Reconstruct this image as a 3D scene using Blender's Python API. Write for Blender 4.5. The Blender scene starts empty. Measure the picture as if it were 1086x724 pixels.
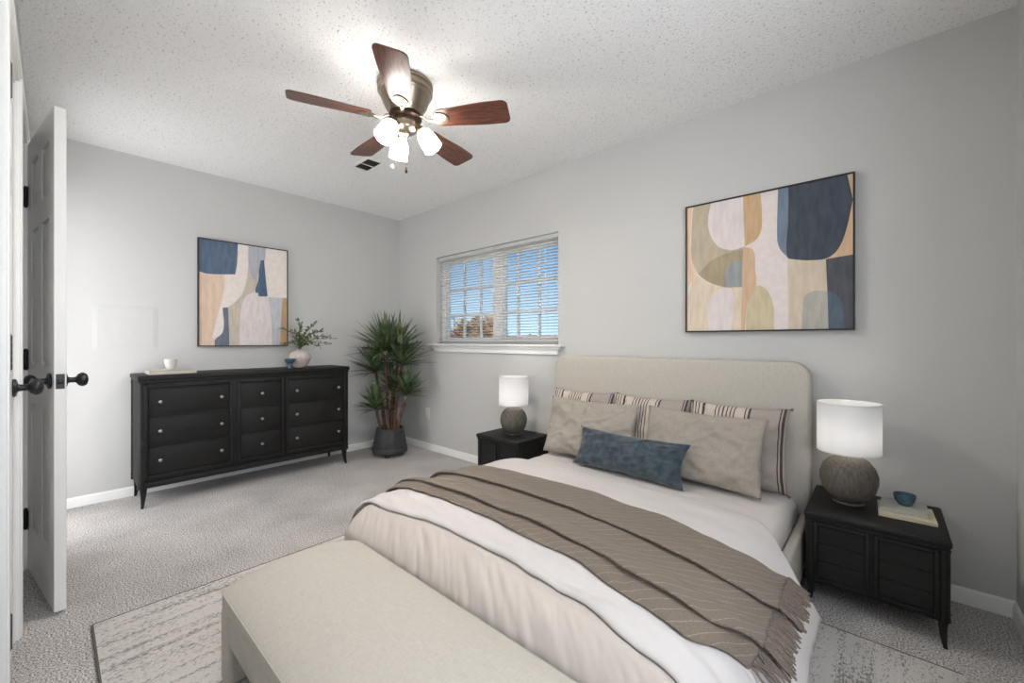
import bpy, bmesh, math, random
from mathutils import Vector, Matrix, noise
random.seed(7)
SC = bpy.context.scene
COL = SC.collection
PI = math.pi

# ------------------------------------------------------------------ camera
CAM_F = 440.0
cam_d = bpy.data.cameras.new('camera')
cam = bpy.data.objects.new('camera', cam_d)
COL.objects.link(cam)
cam_d.sensor_width = 36.0
cam_d.lens = 36.0 * CAM_F / 1086.0
cam_d.clip_start = 0.02
cam.location = (4.011, -2.576, 1.102)
SC.camera = cam
PSI = math.radians(47.9)
fwd = Vector((-math.cos(PSI), math.sin(PSI), 0))
cam.rotation_euler = fwd.to_track_quat('-Z', 'Y').to_euler()

# ------------------------------------------------------------------ world, sun, added fill lights, exposure
SC.view_settings.view_transform = 'Standard'
SC.view_settings.look = 'None'
SC.view_settings.gamma = 1.0
SC.view_settings.use_curve_mapping = False
SC.view_settings.exposure = 1.0
world = bpy.data.worlds.new('sky'); SC.world = world
world.use_nodes = True
wn = world.node_tree; wn.nodes.clear()
wo = wn.nodes.new('ShaderNodeOutputWorld')
bg = wn.nodes.new('ShaderNodeBackground')
wtc = wn.nodes.new('ShaderNodeTexCoord'); wsp = wn.nodes.new('ShaderNodeSeparateXYZ'); wrp = wn.nodes.new('ShaderNodeValToRGB')
wn.links.new(wtc.outputs['Generated'], wsp.inputs[0]); wn.links.new(wsp.outputs[2], wrp.inputs[0]); wn.links.new(wrp.outputs[0], bg.inputs[0])
SKY_HORIZON, SKY_BLUE, SKY_ZENITH = (.56, .76, .92, 1), (.17, .36, .62, 1), (.09, .24, .55, 1)
wrp.color_ramp.elements[0].position = 0.0; wrp.color_ramp.elements[0].color = SKY_HORIZON
wrp.color_ramp.elements[1].position = 1.0; wrp.color_ramp.elements[1].color = SKY_ZENITH
_e = wrp.color_ramp.elements.new(.22); _e.color = SKY_BLUE
SKY_STRENGTH = 0.72
bg.inputs[1].default_value = SKY_STRENGTH
wn.links.new(bg.outputs[0], wo.inputs[0])
sun_d = bpy.data.lights.new('sun', 'SUN'); sun_d.energy = 3.2; sun_d.angle = 0.01
sun_d.color = (1, .95, .88)
sun = bpy.data.objects.new('sun', sun_d); COL.objects.link(sun)
sun.rotation_euler = Vector((0.35, 0.75, -0.62)).to_track_quat('-Z', 'Y').to_euler()
RIGHT_FILL_POWER = 18.0       # added fill light behind an invented, unseen window in the right-hand wall
FAN_GLOW = 13.5           # the three lit fan shades
FAN_BULB = 560.0          # and the bulbs inside them
al = bpy.data.lights.new('added_right_fill', 'AREA'); al.shape = 'RECTANGLE'; al.size = 1.2; al.size_y = 1.4
al.energy = RIGHT_FILL_POWER; al.color = (.93, .96, 1.0)
alo = bpy.data.objects.new('added_right_fill', al); COL.objects.link(alo)
alo.location = (4.56, -1.95, 1.48)
alo.rotation_euler = Vector((-1, 0, 0)).to_track_quat('-Z', 'Z').to_euler()

LEFT_FILL_POWER = 9.5      # added fill light through an invented doorway in the front wall
hl = bpy.data.lights.new('added_left_fill', 'AREA'); hl.shape = 'RECTANGLE'; hl.size = .70; hl.size_y = 1.9
hl.energy = LEFT_FILL_POWER; hl.color = (.97, .98, 1.0)
hlo = bpy.data.objects.new('added_left_fill', hl); COL.objects.link(hlo)
hlo.location = (.455, -2.85, 1.05)
hlo.rotation_euler = Vector((0, 1, 0)).to_track_quat('-Z', 'Z').to_euler()

# ------------------------------------------------------------------ helpers
def lin(c):
    return tuple(((v/255)/12.92 if v/255 <= .04045 else ((v/255+.055)/1.055)**2.4) for v in c) + (1,)

def newmat(name):
    m = bpy.data.materials.new(name); m.use_nodes = True
    return m, m.node_tree.nodes, m.node_tree.links, m.node_tree.nodes['Principled BSDF']

def mat(name, col, rough=.6, metal=0.0, col2=None, scale=(20, 20, 20), detail=3, lo=.35, hi=.65, bump=0.0,
        bscale=None, bdist=.004, spec=.5, sheen=0.0, emit=None, trans=0.0):
    m, n, l, p = newmat(name)
    p.inputs['Base Color'].default_value = lin(col)
    p.inputs['Roughness'].default_value = rough
    p.inputs['Metallic'].default_value = metal
    p.inputs['Specular IOR Level'].default_value = spec
    if sheen: p.inputs['Sheen Weight'].default_value = sheen
    if emit:
        p.inputs['Emission Color'].default_value = lin(emit[0]); p.inputs['Emission Strength'].default_value = emit[1]
    tc = n.new('ShaderNodeTexCoord')
    def nz(sc, det):
        mp = n.new('ShaderNodeMapping'); mp.inputs['Scale'].default_value = sc
        t = n.new('ShaderNodeTexNoise'); t.inputs['Scale'].default_value = 1.0; t.inputs['Detail'].default_value = det
        l.new(tc.outputs['Object'], mp.inputs[0]); l.new(mp.outputs[0], t.inputs['Vector'])
        return t
    if col2:
        t = nz(scale, detail)
        r = n.new('ShaderNodeValToRGB'); r.color_ramp.elements[0].position = lo; r.color_ramp.elements[1].position = hi
        r.color_ramp.elements[0].color = lin(col); r.color_ramp.elements[1].color = lin(col2)
        l.new(t.outputs[0], r.inputs[0]); l.new(r.outputs[0], p.inputs['Base Color'])
    if bump:
        t2 = nz(bscale or scale, 2)
        b = n.new('ShaderNodeBump'); b.inputs['Strength'].default_value = bump; b.inputs['Distance'].default_value = bdist
        l.new(t2.outputs[0], b.inputs['Height']); l.new(b.outputs[0], p.inputs['Normal'])
    return m

def weave(name, c1, c2, f=700, bump=.12, rough=.9):
    """linen-like cloth: two crossed stretched noises"""
    m, n, l, p = newmat(name)
    p.inputs['Roughness'].default_value = rough; p.inputs['Specular IOR Level'].default_value = .2
    tc = n.new('ShaderNodeTexCoord')
    ts = []
    for sc in ((f, f*.07, f*.07), (f*.07, f, f), ):
        mp = n.new('ShaderNodeMapping'); mp.inputs['Scale'].default_value = sc
        t = n.new('ShaderNodeTexNoise'); t.inputs['Scale'].default_value = 1; t.inputs['Detail'].default_value = 1
        l.new(tc.outputs['Object'], mp.inputs[0]); l.new(mp.outputs[0], t.inputs['Vector']); ts.append(t)
    a = n.new('ShaderNodeMath'); a.operation = 'ADD'
    l.new(ts[0].outputs[0], a.inputs[0]); l.new(ts[1].outputs[0], a.inputs[1])
    r = n.new('ShaderNodeMapRange'); r.inputs[1].default_value = .7; r.inputs[2].default_value = 1.3
    l.new(a.outputs[0], r.inputs[0])
    mx = n.new('ShaderNodeMix'); mx.data_type = 'RGBA'
    mx.inputs[6].default_value = lin(c1); mx.inputs[7].default_value = lin(c2)
    l.new(r.outputs[0], mx.inputs[0]); l.new(mx.outputs[2], p.inputs['Base Color'])
    b = n.new('ShaderNodeBump'); b.inputs['Strength'].default_value = bump; b.inputs['Distance'].default_value = .001
    l.new(r.outputs[0], b.inputs['Height']); l.new(b.outputs[0], p.inputs['Normal'])
    return m

def obj(name, bm, m, parent=None, world=True, smooth=40, mats=None):
    """link a bmesh as ONE mesh object; verts are given in world space and stored relative to the root"""
    bmesh.ops.recalc_face_normals(bm, faces=bm.faces[:])
    me = bpy.data.meshes.new(name); bm.to_mesh(me); bm.free()
    o = bpy.data.objects.new(name, me); COL.objects.link(o)
    for mm in (mats or [m]): me.materials.append(mm)
    if smooth:
        me.shade_smooth(); me.set_sharp_from_angle(angle=math.radians(smooth))
    if parent is not None:
        r = parent; off = Vector((0, 0, 0))
        while r is not None:
            off += r.location; r = r.parent
        o.parent = parent
        if world: me.transform(Matrix.Translation(-off))
    return o

def rebase(o, loc):
    """move a top-level mesh's origin to its base"""
    o.data.transform(Matrix.Translation(-Vector(loc))); o.location = loc
    return o

def thing(name, label, cat, loc, group=None, kind=None):
    o = bpy.data.objects.new(name, None); COL.objects.link(o); o.location = loc
    o.empty_display_size = .1
    if label: o['label'] = label
    if cat: o['category'] = cat
    if group: o['group'] = group
    if kind: o['kind'] = kind
    return o

def tag(o, label, cat, group=None, kind=None):
    o['label'] = label; o['category'] = cat
    if group: o['group'] = group
    if kind: o['kind'] = kind
    return o

def struct(name, bm, m, smooth=40, mats=None, label=None):
    o = obj(name, bm, m, None, smooth=smooth, mats=mats); o['kind'] = 'structure'
    if label: o['label'] = label
    return o

def copy_tree(o, parent=None):
    c = o.copy(); COL.objects.link(c)
    if parent is not None: c.parent = parent
    for ch in list(o.children): copy_tree(ch, c)
    return c

NB = bmesh.new
def box(bm, x0, x1, y0, y1, z0, z1, bev=0.0, seg=2):
    r = bmesh.ops.create_cube(bm, size=1.0)
    vs = r['verts']
    for v in vs:
        v.co = Vector(((x0+x1)/2 + v.co.x*(x1-x0), (y0+y1)/2 + v.co.y*(y1-y0), (z0+z1)/2 + v.co.z*(z1-z0)))
    if bev:
        es = list({e for v in vs for e in v.link_edges})
        bmesh.ops.bevel(bm, geom=es, offset=bev, segments=seg, profile=.5, affect='EDGES')
    return bm

def lathe(bm, prof, c=(0, 0, 0), seg=32, axis=None, mi=0):
    """revolve (r, h) pairs about axis through c"""
    if axis is None: M = Matrix.Identity(3)
    else: M = Vector(axis).to_track_quat('Z', 'Y').to_matrix()
    c = Vector(c); rings = []
    for r, h in prof:
        if r < 1e-6: rings.append([bm.verts.new(c + M @ Vector((0, 0, h)))])
        else: rings.append([bm.verts.new(c + M @ Vector((r*math.cos(2*PI*k/seg), r*math.sin(2*PI*k/seg), h))) for k in range(seg)])
    for a, b in zip(rings, rings[1:]):
        for k in range(seg):
            k2 = (k+1) % seg
            if len(a) == 1 and len(b) == 1: continue
            if len(a) == 1: f = bm.faces.new((a[0], b[k], b[k2]))
            elif len(b) == 1: f = bm.faces.new((a[k], b[0], a[k2]))
            else: f = bm.faces.new((a[k], b[k], b[k2], a[k2]))
            f.material_index = mi
    return bm

def tube(bm, pts, rad, seg=8, cap=True, mi=0, flat=1.0):
    pts = [Vector(p) for p in pts]
    rs = rad if isinstance(rad, (list, tuple)) else [rad]*len(pts)
    rings = []; up = None
    for i, p in enumerate(pts):
        t = (pts[min(i+1, len(pts)-1)] - pts[max(i-1, 0)]).normalized()
        if up is None:
            up = Vector((0, 0, 1)) if abs(t.z) < .9 else Vector((1, 0, 0))
        s = t.cross(up).normalized(); up = s.cross(t).normalized()
        rings.append([bm.verts.new(p + s*rs[i]*math.cos(2*PI*k/seg) + up*rs[i]*flat*math.sin(2*PI*k/seg)) for k in range(seg)])
    for a, b in zip(rings, rings[1:]):
        for k in range(seg):
            f = bm.faces.new((a[k], a[(k+1) % seg], b[(k+1) % seg], b[k])); f.material_index = mi
    if cap:
        bm.faces.new(rings[0][::-1]).material_index = mi; bm.faces.new(rings[-1]).material_index = mi
    return bm

def grid(bm, fn, nu, nv, uvfn=None, closed_u=False):
    V = [[bm.verts.new(fn(i/nu, j/nv)) for j in range(nv+1)] for i in range(nu+1)]
    uvl = bm.loops.layers.uv.verify() if uvfn else None
    for i in range(nu):
        for j in range(nv):
            f = bm.faces.new((V[i][j], V[i+1][j], V[i+1][j+1], V[i][j+1]))
            if uvl:
                for lp, (a, b) in zip(f.loops, ((i, j), (i+1, j), (i+1, j+1), (i, j+1))):
                    lp[uvl].uv = uvfn(a/nu, b/nv)
    return V

def spline(pts, n=24):
    """Catmull-Rom through 2D/3D points, evenly resampled by arc length -> function s in 0..1"""
    P = [Vector(p) for p in pts]; P = [2*P[0]-P[1]] + P + [2*P[-1]-P[-2]]
    out = []
    for i in range(1, len(P)-2):
        for k in range(n):
            t = k/n; a, b, c, d = P[i-1], P[i], P[i+1], P[i+2]
            out.append(.5*((2*b) + (c-a)*t + (2*a-5*b+4*c-d)*t*t + (3*b-a-3*c+d)*t**3))
    out.append(P[-2])
    L = [0]
    for a, b in zip(out, out[1:]): L.append(L[-1]+(b-a).length)
    tot = L[-1]
    def f(s):
        x = max(0, min(1, s))*tot
        lo, hi = 0, len(L)-1
        while hi-lo > 1:
            m = (lo+hi)//2
            if L[m] <= x: lo = m
            else: hi = m
        k = 0 if L[hi] == L[lo] else (x-L[lo])/(L[hi]-L[lo])
        return out[lo].lerp(out[hi], k)
    f.length = tot
    return f

def N3(x, y, z=0.0): return noise.noise(Vector((x, y, z)))
def sst(a, b, x):
    t = max(0, min(1, (x-a)/(b-a))); return t*t*(3-2*t)

# ------------------------------------------------------------------ materials
def wall_mat(name, patch=False):
    m, n, l, p = newmat(name)
    p.inputs['Base Color'].default_value = lin((200, 199, 197)); p.inputs['Roughness'].default_value = .75
    p.inputs['Specular IOR Level'].default_value = .25
    tc = n.new('ShaderNodeTexCoord')
    t = n.new('ShaderNodeTexNoise'); t.inputs['Scale'].default_value = 90; t.inputs['Detail'].default_value = 3
    l.new(tc.outputs['Object'], t.inputs['Vector'])
    b = n.new('ShaderNodeBump'); b.inputs['Strength'].default_value = .12; b.inputs['Distance'].default_value = .004
    l.new(t.outputs[0], b.inputs['Height'])
    if patch:   # the roughly plastered repair on the wall by the door
        t2 = n.new('ShaderNodeTexNoise'); t2.inputs['Scale'].default_value = 9; t2.inputs['Detail'].default_value = 4
        l.new(tc.outputs['Object'], t2.inputs['Vector'])
        sx = n.new('ShaderNodeSeparateXYZ'); l.new(tc.outputs['Object'], sx.inputs[0])
        def band(o, a, bb, w):
            r1 = n.new('ShaderNodeMapRange'); r1.inputs[1].default_value = a; r1.inputs[2].default_value = a+w; l.new(sx.outputs[o], r1.inputs[0])
            r2 = n.new('ShaderNodeMapRange'); r2.inputs[1].default_value = bb-w; r2.inputs[2].default_value = bb; r2.inputs[3].default_value = 1; r2.inputs[4].default_value = 0; l.new(sx.outputs[o], r2.inputs[0])
            mm = n.new('ShaderNodeMath'); mm.operation = 'MULTIPLY'; l.new(r1.outputs[0], mm.inputs[0]); l.new(r2.outputs[0], mm.inputs[1]); return mm
        by = band(1, -2.40, -2.05, .03); bz = band(2, 1.03, 1.36, .03)
        mm = n.new('ShaderNodeMath'); mm.operation = 'MULTIPLY'; l.new(by.outputs[0], mm.inputs[0]); l.new(bz.outputs[0], mm.inputs[1])
        m3 = n.new('ShaderNodeMath'); m3.operation = 'MULTIPLY'; l.new(mm.outputs[0], m3.inputs[0]); l.new(t2.outputs[0], m3.inputs[1])
        b2 = n.new('ShaderNodeBump'); b2.inputs['Strength'].default_value = .35; b2.inputs['Distance'].default_value = .02
        l.new(m3.outputs[0], b2.inputs['Height']); l.new(b.outputs[0], b2.inputs['Normal']); l.new(b2.outputs[0], p.inputs['Normal'])
    else:
        l.new(b.outputs[0], p.inputs['Normal'])
    return m
M_wall = wall_mat('wall_paint'); M_wallp = wall_mat('wall_paint_patched', True)

def ceiling_mat():
    m, n, l, p = newmat('popcorn_ceiling')
    p.inputs['Roughness'].default_value = .95; p.inputs['Specular IOR Level'].default_value = .1
    tc = n.new('ShaderNodeTexCoord')
    t = n.new('ShaderNodeTexNoise'); t.inputs['Scale'].default_value = 95; t.inputs['Detail'].default_value = 2.5; t.inputs['Roughness'].default_value = .6
    l.new(tc.outputs['Object'], t.inputs['Vector'])
    r = n.new('ShaderNodeValToRGB'); e = r.color_ramp.elements
    e[0].position = .27; e[0].color = lin((182, 180, 178)); e[1].position = .40; e[1].color = lin((248, 247, 246))
    l.new(t.outputs[0], r.inputs[0]); l.new(r.outputs[0], p.inputs['Base Color'])
    b = n.new('ShaderNodeBump'); b.inputs['Strength'].default_value = .75; b.inputs['Distance'].default_value = .010
    l.new(t.outputs[0], b.inputs['Height']); l.new(b.outputs[0], p.inputs['Normal'])
    return m
M_ceil = ceiling_mat()

def carpet_mat():
    m, n, l, p = newmat('carpet_pile')
    p.inputs['Roughness'].default_value = 1.0; p.inputs['Specular IOR Level'].default_value = .05
    tc = n.new('ShaderNodeTexCoord')
    t = n.new('ShaderNodeTexNoise'); t.inputs['Scale'].default_value = 170; t.inputs['Detail'].default_value = 3; t.inputs['Roughness'].default_value = .7
    t2 = n.new('ShaderNodeTexNoise'); t2.inputs['Scale'].default_value = 3.0; t2.inputs['Detail'].default_value = 4
    for q in (t, t2): l.new(tc.outputs['Object'], q.inputs['Vector'])
    r = n.new('ShaderNodeValToRGB'); e = r.color_ramp.elements
    e[0].position = .35; e[0].color = lin((76, 72, 69)); e[1].position = .60; e[1].color = lin((232, 228, 225))
    e2 = r.color_ramp.elements.new(.48); e2.color = lin((175, 170, 167))
    l.new(t.outputs[0], r.inputs[0])
    mr = n.new('ShaderNodeMapRange'); mr.inputs[1].default_value = .3; mr.inputs[2].default_value = .7; mr.inputs[3].default_value = .84; mr.inputs[4].default_value = 1.12
    l.new(t2.outputs[0], mr.inputs[0])
    mx = n.new('ShaderNodeMix'); mx.data_type = 'RGBA'; mx.blend_type = 'MULTIPLY'; mx.inputs[0].default_value = 1
    l.new(r.outputs[0], mx.inputs[6]); l.new(mr.outputs[0], mx.inputs[7]); l.new(mx.outputs[2], p.inputs['Base Color'])
    b = n.new('ShaderNodeBump'); b.inputs['Strength'].default_value = .7; b.inputs['Distance'].default_value = .006
    l.new(t.outputs[0], b.inputs['Height']); l.new(b.outputs[0], p.inputs['Normal'])
    return m
M_carpet = carpet_mat()

def rug_mat():
    m, n, l, p = newmat('rug_pile')
    p.inputs['Roughness'].default_value = 1.0; p.inputs['Specular IOR Level'].default_value = .05
    tc = n.new('ShaderNodeTexCoord')
    def nz(sc, det):
        mp = n.new('ShaderNodeMapping'); mp.inputs['Scale'].default_value = sc
        t = n.new('ShaderNodeTexNoise'); t.inputs['Scale'].default_value = 1; t.inputs['Detail'].default_value = det
        l.new(tc.outputs['Object'], mp.inputs[0]); l.new(mp.outputs[0], t.inputs['Vector']); return t
    a = nz((30, 1.1, 1), 2); c = nz((190, 75, 75), 2); d = nz((4, 4, 4), 3)
    s = n.new('ShaderNodeMath'); s.operation = 'MULTIPLY_ADD'; s.inputs[1].default_value = .80
    l.new(a.outputs[0], s.inputs[0]); l.new(c.outputs[0], s.inputs[2])
    s2 = n.new('ShaderNodeMath'); s2.operation = 'MULTIPLY_ADD'; s2.inputs[1].default_value = .30
    l.new(d.outputs[0], s2.inputs[0]); l.new(s.outputs[0], s2.inputs[2])
    r = n.new('ShaderNodeValToRGB'); e = r.color_ramp.elements
    e[0].position = .80; e[0].color = lin((140, 135, 131)); e[1].position = 1.22; e[1].color = lin((228, 225, 221))
    e2 = e.new(.97); e2.color = lin((188, 184, 179)); e3 = e.new(1.08); e3.color = lin((212, 208, 204))
    l.new(s2.outputs[0], r.inputs[0]); l.new(r.outputs[0], p.inputs['Base Color'])
    b = n.new('ShaderNodeBump'); b.inputs['Strength'].default_value = .6; b.inputs['Distance'].default_value = .008
    l.new(s.outputs[0], b.inputs['Height']); l.new(b.outputs[0], p.inputs['Normal'])
    return m
M_rug = rug_mat()
M_rugedge = mat('rug_binding', (96, 90, 84), .9)
M_trim = mat('white_trim', (240, 239, 237), .4)
M_door = mat('white_door', (232, 231, 229), .38)
M_hall = mat('closet_wall', (205, 203, 200), .8)
M_black = mat('black_hardware', (26, 26, 27), .38, spec=.5)
M_wood = mat('black_stained_wood', (21, 20, 19), .55, spec=.3, col2=(26, 25, 24), scale=(4, 60, 60), bump=.05, bscale=(8, 90, 90), bdist=.001)
M_knob = mat('antique_silver', (176, 170, 160), .32, metal=.9)
M_nickel = mat('brushed_nickel', (150, 138, 121), .3, metal=1.0, col2=(166, 154, 137), scale=(2, 2, 220))
M_darkmetal = mat('dark_bronze', (56, 44, 36), .35, metal=.8)
def blade_mat():
    m, n, l, p = newmat('cherry_wood')
    p.inputs['Roughness'].default_value = .3
    tc = n.new('ShaderNodeTexCoord'); mp = n.new('ShaderNodeMapping'); mp.inputs['Scale'].default_value = (7, 75, 75)
    t = n.new('ShaderNodeTexNoise'); t.inputs['Scale'].default_value = 1; t.inputs['Detail'].default_value = 4; t.inputs['Distortion'].default_value = 1.2
    l.new(tc.outputs['Object'], mp.inputs[0]); l.new(mp.outputs[0], t.inputs['Vector'])
    r = n.new('ShaderNodeValToRGB'); e = r.color_ramp.elements
    e[0].position = .35; e[0].color = lin((66, 36, 27)); e[1].position = .68; e[1].color = lin((122, 74, 57))
    l.new(t.outputs[0], r.inputs[0]); l.new(r.outputs[0], p.inputs['Base Color'])
    return m
M_blade = blade_mat()
M_glow = mat('lit_frosted_glass', (255, 250, 240), .4, emit=((255, 249, 242), FAN_GLOW))
M_uphol = weave('cream_linen_upholstery', (181, 175, 165), (195, 190, 180), f=620, bump=.08)
M_sheet = mat('white_cotton', (204, 199, 196), .85, spec=.15, bump=.06, bscale=(300, 300, 300), bdist=.001)
M_sheet2 = mat('white_cotton_sheet', (204, 198, 194), .85, spec=.15, bump=.06, bscale=(300, 300, 300), bdist=.001)
M_comf = mat('beige_sateen', (190, 181, 173), .5, spec=.35, sheen=.2)
M_pil = weave('natural_linen', (150, 142, 132), (173, 165, 155), f=700, bump=.15)
def velvet():
    m = mat('blue_velvet', (42, 54, 62), .75, col2=(72, 86, 94), scale=(26, 26, 26), detail=5, lo=.36, hi=.7, spec=.3, sheen=.35)
    return m
M_blue = velvet()

def stripe_mat():
    m, n, l, p = newmat('striped_linen')
    p.inputs['Roughness'].default_value = .92; p.inputs['Specular IOR Level'].default_value = .15
    uv = n.new('ShaderNodeUVMap'); sp = n.new('ShaderNodeSeparateXYZ'); l.new(uv.outputs[0], sp.inputs[0])
    tc = n.new('ShaderNodeTexCoord'); t = n.new('ShaderNodeTexNoise'); t.inputs['Scale'].default_value = 260
    l.new(tc.outputs['Object'], t.inputs['Vector'])
    r = n.new('ShaderNodeValToRGB'); r.color_ramp.interpolation = 'CONSTANT'
    cream, dark, grey = lin((202, 190, 178)), lin((80, 70, 70)), lin((168, 158, 150))
    st = [(0, cream)]
    def line(a, w, c=dark, after=cream): st.append((a, c)); st.append((a+w, after))
    for a in (.035, .072, .108): line(a, .013)
    line(.15, .03)
    for a in (.30, .335, .375, .415, .455, .495): line(a, .012)
    line(.60, .012); st.append((.63, dark)); st.append((.655, grey)); st.append((.925, dark)); st.append((.935, grey)); st.append((.952, dark)); st.append((.974, grey))
    e = r.color_ramp.elements
    e[0].position = 0; e[0].color = st[0][1]; e[1].position = st[-1][0]; e[1].color = st[-1][1]
    for q, c in st[1:-1]:
        k = e.new(q); k.color = c
    l.new(sp.outputs[0], r.inputs[0])
    mr = n.new('ShaderNodeMapRange'); mr.inputs[1].default_value = .3; mr.inputs[2].default_value = .7; mr.inputs[3].default_value = .88; mr.inputs[4].default_value = 1.08
    l.new(t.outputs[0], mr.inputs[0])
    mx = n.new('ShaderNodeMix'); mx.data_type = 'RGBA'; mx.blend_type = 'MULTIPLY'; mx.inputs[0].default_value = 1
    l.new(r.outputs[0], mx.inputs[6]); l.new(mr.outputs[0], mx.inputs[7]); l.new(mx.outputs[2], p.inputs['Base Color'])
    return m
M_stripe = stripe_mat()

def throw_mat():
    m, n, l, p = newmat('taupe_herringbone_wool')
    p.inputs['Roughness'].default_value = .95; p.inputs['Specular IOR Level'].default_value = .1; p.inputs['Sheen Weight'].default_value = .1
    uv = n.new('ShaderNodeUVMap'); sp = n.new('ShaderNodeSeparateXYZ'); l.new(uv.outputs[0], sp.inputs[0])
    a = n.new('ShaderNodeMath'); a.operation = 'MULTIPLY_ADD'; a.inputs[1].default_value = .67
    l.new(sp.outputs[0], a.inputs[0])
    a2 = n.new('ShaderNodeMath'); a2.operation = 'MULTIPLY'; a2.inputs[1].default_value = .78; l.new(sp.outputs[1], a2.inputs[0]); l.new(a2.outputs[0], a.inputs[2])
    f = n.new('ShaderNodeMath'); f.operation = 'MULTIPLY'; f.inputs[1].default_value = 1/.030; l.new(a.outputs[0], f.inputs[0])
    fr = n.new('ShaderNodeMath'); fr.operation = 'FRACT'; l.new(f.outputs[0], fr.inputs[0])
    lt = n.new('ShaderNodeMath'); lt.operation = 'LESS_THAN'; lt.inputs[1].default_value = .085; l.new(fr.outputs[0], lt.inputs[0])
    mp = n.new('ShaderNodeMapping'); mp.inputs['Scale'].default_value = (260, 260, 260); l.new(uv.outputs[0], mp.inputs[0])
    t = n.new('ShaderNodeTexNoise'); t.inputs['Scale'].default_value = 1; t.inputs['Detail'].default_value = 1; l.new(mp.outputs[0], t.inputs['Vector'])
    d = n.new('ShaderNodeMath'); d.operation = 'MULTIPLY'; l.new(lt.outputs[0], d.inputs[0]); l.new(t.outputs[0], d.inputs[1])
    base = n.new('ShaderNodeMix'); base.data_type = 'RGBA'; base.inputs[6].default_value = lin((100, 90, 80)); base.inputs[7].default_value = lin((136, 125, 113))
    l.new(t.outputs[0], base.inputs[0])
    mx = n.new('ShaderNodeMix'); mx.data_type = 'RGBA'; mx.inputs[7].default_value = lin((164, 153, 141))
    l.new(d.outputs[0], mx.inputs[0]); l.new(base.outputs[2], mx.inputs[6]); l.new(mx.outputs[2], p.inputs['Base Color'])
    b = n.new('ShaderNodeBump'); b.inputs['Strength'].default_value = .3; b.inputs['Distance'].default_value = .001
    l.new(t.outputs[0], b.inputs['Height']); l.new(b.outputs[0], p.inputs['Normal'])
    return m
M_throw = throw_mat()
M_fringe = mat('taupe_fringe', (104, 93, 85), .95, spec=.1, col2=(128, 117, 108), scale=(300, 300, 300))
M_lampbase = mat('textured_stoneware', (74, 69, 62), .75, col2=(104, 97, 88), scale=(110, 110, 16), detail=4, lo=.3, hi=.7, bump=.5, bscale=(150, 150, 22), bdist=.003)
def shade_mat():
    m, n, l, p = newmat('white_lamp_shade')
    n.remove(p); o = n['Material Output']
    d = n.new('ShaderNodeBsdfDiffuse'); d.inputs[0].default_value = lin((240, 240, 240))
    t = n.new('ShaderNodeBsdfTranslucent'); t.inputs[0].default_value = lin((235, 236, 238))
    mx = n.new('ShaderNodeMixShader'); mx.inputs[0].default_value = .5
    l.new(d.outputs[0], mx.inputs[1]); l.new(t.outputs[0], mx.inputs[2]); l.new(mx.outputs[0], o.inputs[0])
    return m
M_shade = shade_mat()
M_teal = mat('teal_ceramic', (58, 86, 98), .35, col2=(68, 98, 110), scale=(40, 40, 40))
M_ceram = mat('pale_ceramic', (206, 202, 197), .5, col2=(218, 214, 210), scale=(30, 30, 30))
M_vase = mat('blush_stoneware', (188, 176, 168), .6, col2=(205, 195, 188), scale=(30, 30, 30), bump=.1)
M_paper = mat('paper_pages', (214, 208, 196), .8, col2=(190, 183, 170), scale=(4, 4, 400))
M_bookcov = mat('stone_book_cover', (186, 182, 176), .6)
M_bookcream = mat('cream_book_cover', (206, 197, 172), .6)
M_bookgrey = mat('grey_green_book_cover', (172, 174, 165), .6)
M_frame = mat('black_picture_frame', (24, 22, 21), .45)
M_pot = mat('charcoal_planter', (44, 45, 47), .6, col2=(54, 55, 57), scale=(20, 20, 20))
M_soil = mat('bark_mulch', (66, 46, 32), .95, col2=(112, 82, 60), scale=(60, 60, 60), bump=.8)
M_cane = mat('reddish_cane', (74, 50, 41), .8, col2=(112, 80, 66), scale=(60, 60, 25), bump=.5, bscale=(20, 20, 90))
M_leaf = mat('yucca_leaf', (54, 72, 44), .5, col2=(124, 140, 100), scale=(9, 9, 9), lo=.35, hi=.7)
M_olive = mat('olive_leaf', (68, 84, 50), .55, col2=(126, 140, 96), scale=(30, 30, 30))
M_twig = mat('twig_bark', (96, 78, 60), .8)
M_plastic = mat('white_plastic', (226, 225, 221), .4)
def slat_mat():
    m, n, l, p = newmat('white_blind_vinyl')
    p.inputs['Base Color'].default_value = lin((244, 243, 241)); p.inputs['Roughness'].default_value = .45
    o = n['Material Output']; t = n.new('ShaderNodeBsdfTranslucent'); t.inputs[0].default_value = lin((244, 244, 242))
    mx = n.new('ShaderNodeMixShader'); mx.inputs[0].default_value = .5
    l.new(p.outputs[0], mx.inputs[1]); l.new(t.outputs[0], mx.inputs[2]); l.new(mx.outputs[0], o.inputs[0])
    return m
M_slat = slat_mat()
M_dark = mat('dark_void', (40, 38, 37), .8)
def glass_mat():
    m, n, l, p = newmat('window_glass')
    n.remove(p); o = n['Material Output']
    a = n.new('ShaderNodeBsdfTransparent'); a.inputs[0].default_value = (.96, .98, .98, 1)
    g = n.new('ShaderNodeBsdfGlossy'); g.inputs['Roughness'].default_value = .02
    fr = n.new('ShaderNodeFresnel'); fr.inputs[0].default_value = 1.25
    mx = n.new('ShaderNodeMixShader'); l.new(fr.outputs[0], mx.inputs[0]); l.new(a.outputs[0], mx.inputs[1]); l.new(g.outputs[0], mx.inputs[2]); l.new(mx.outputs[0], o.inputs[0])
    return m
M_glass = glass_mat()
M_grass = mat('dry_lawn', (120, 112, 80), .95, col2=(150, 138, 104), scale=(1, 1, 1))
M_roof = mat('brown_shingles', (150, 128, 120), .9, col2=(184, 162, 152), scale=(3, 3, 12))
M_siding = mat('tan_siding', (176, 160, 142), .8)
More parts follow.
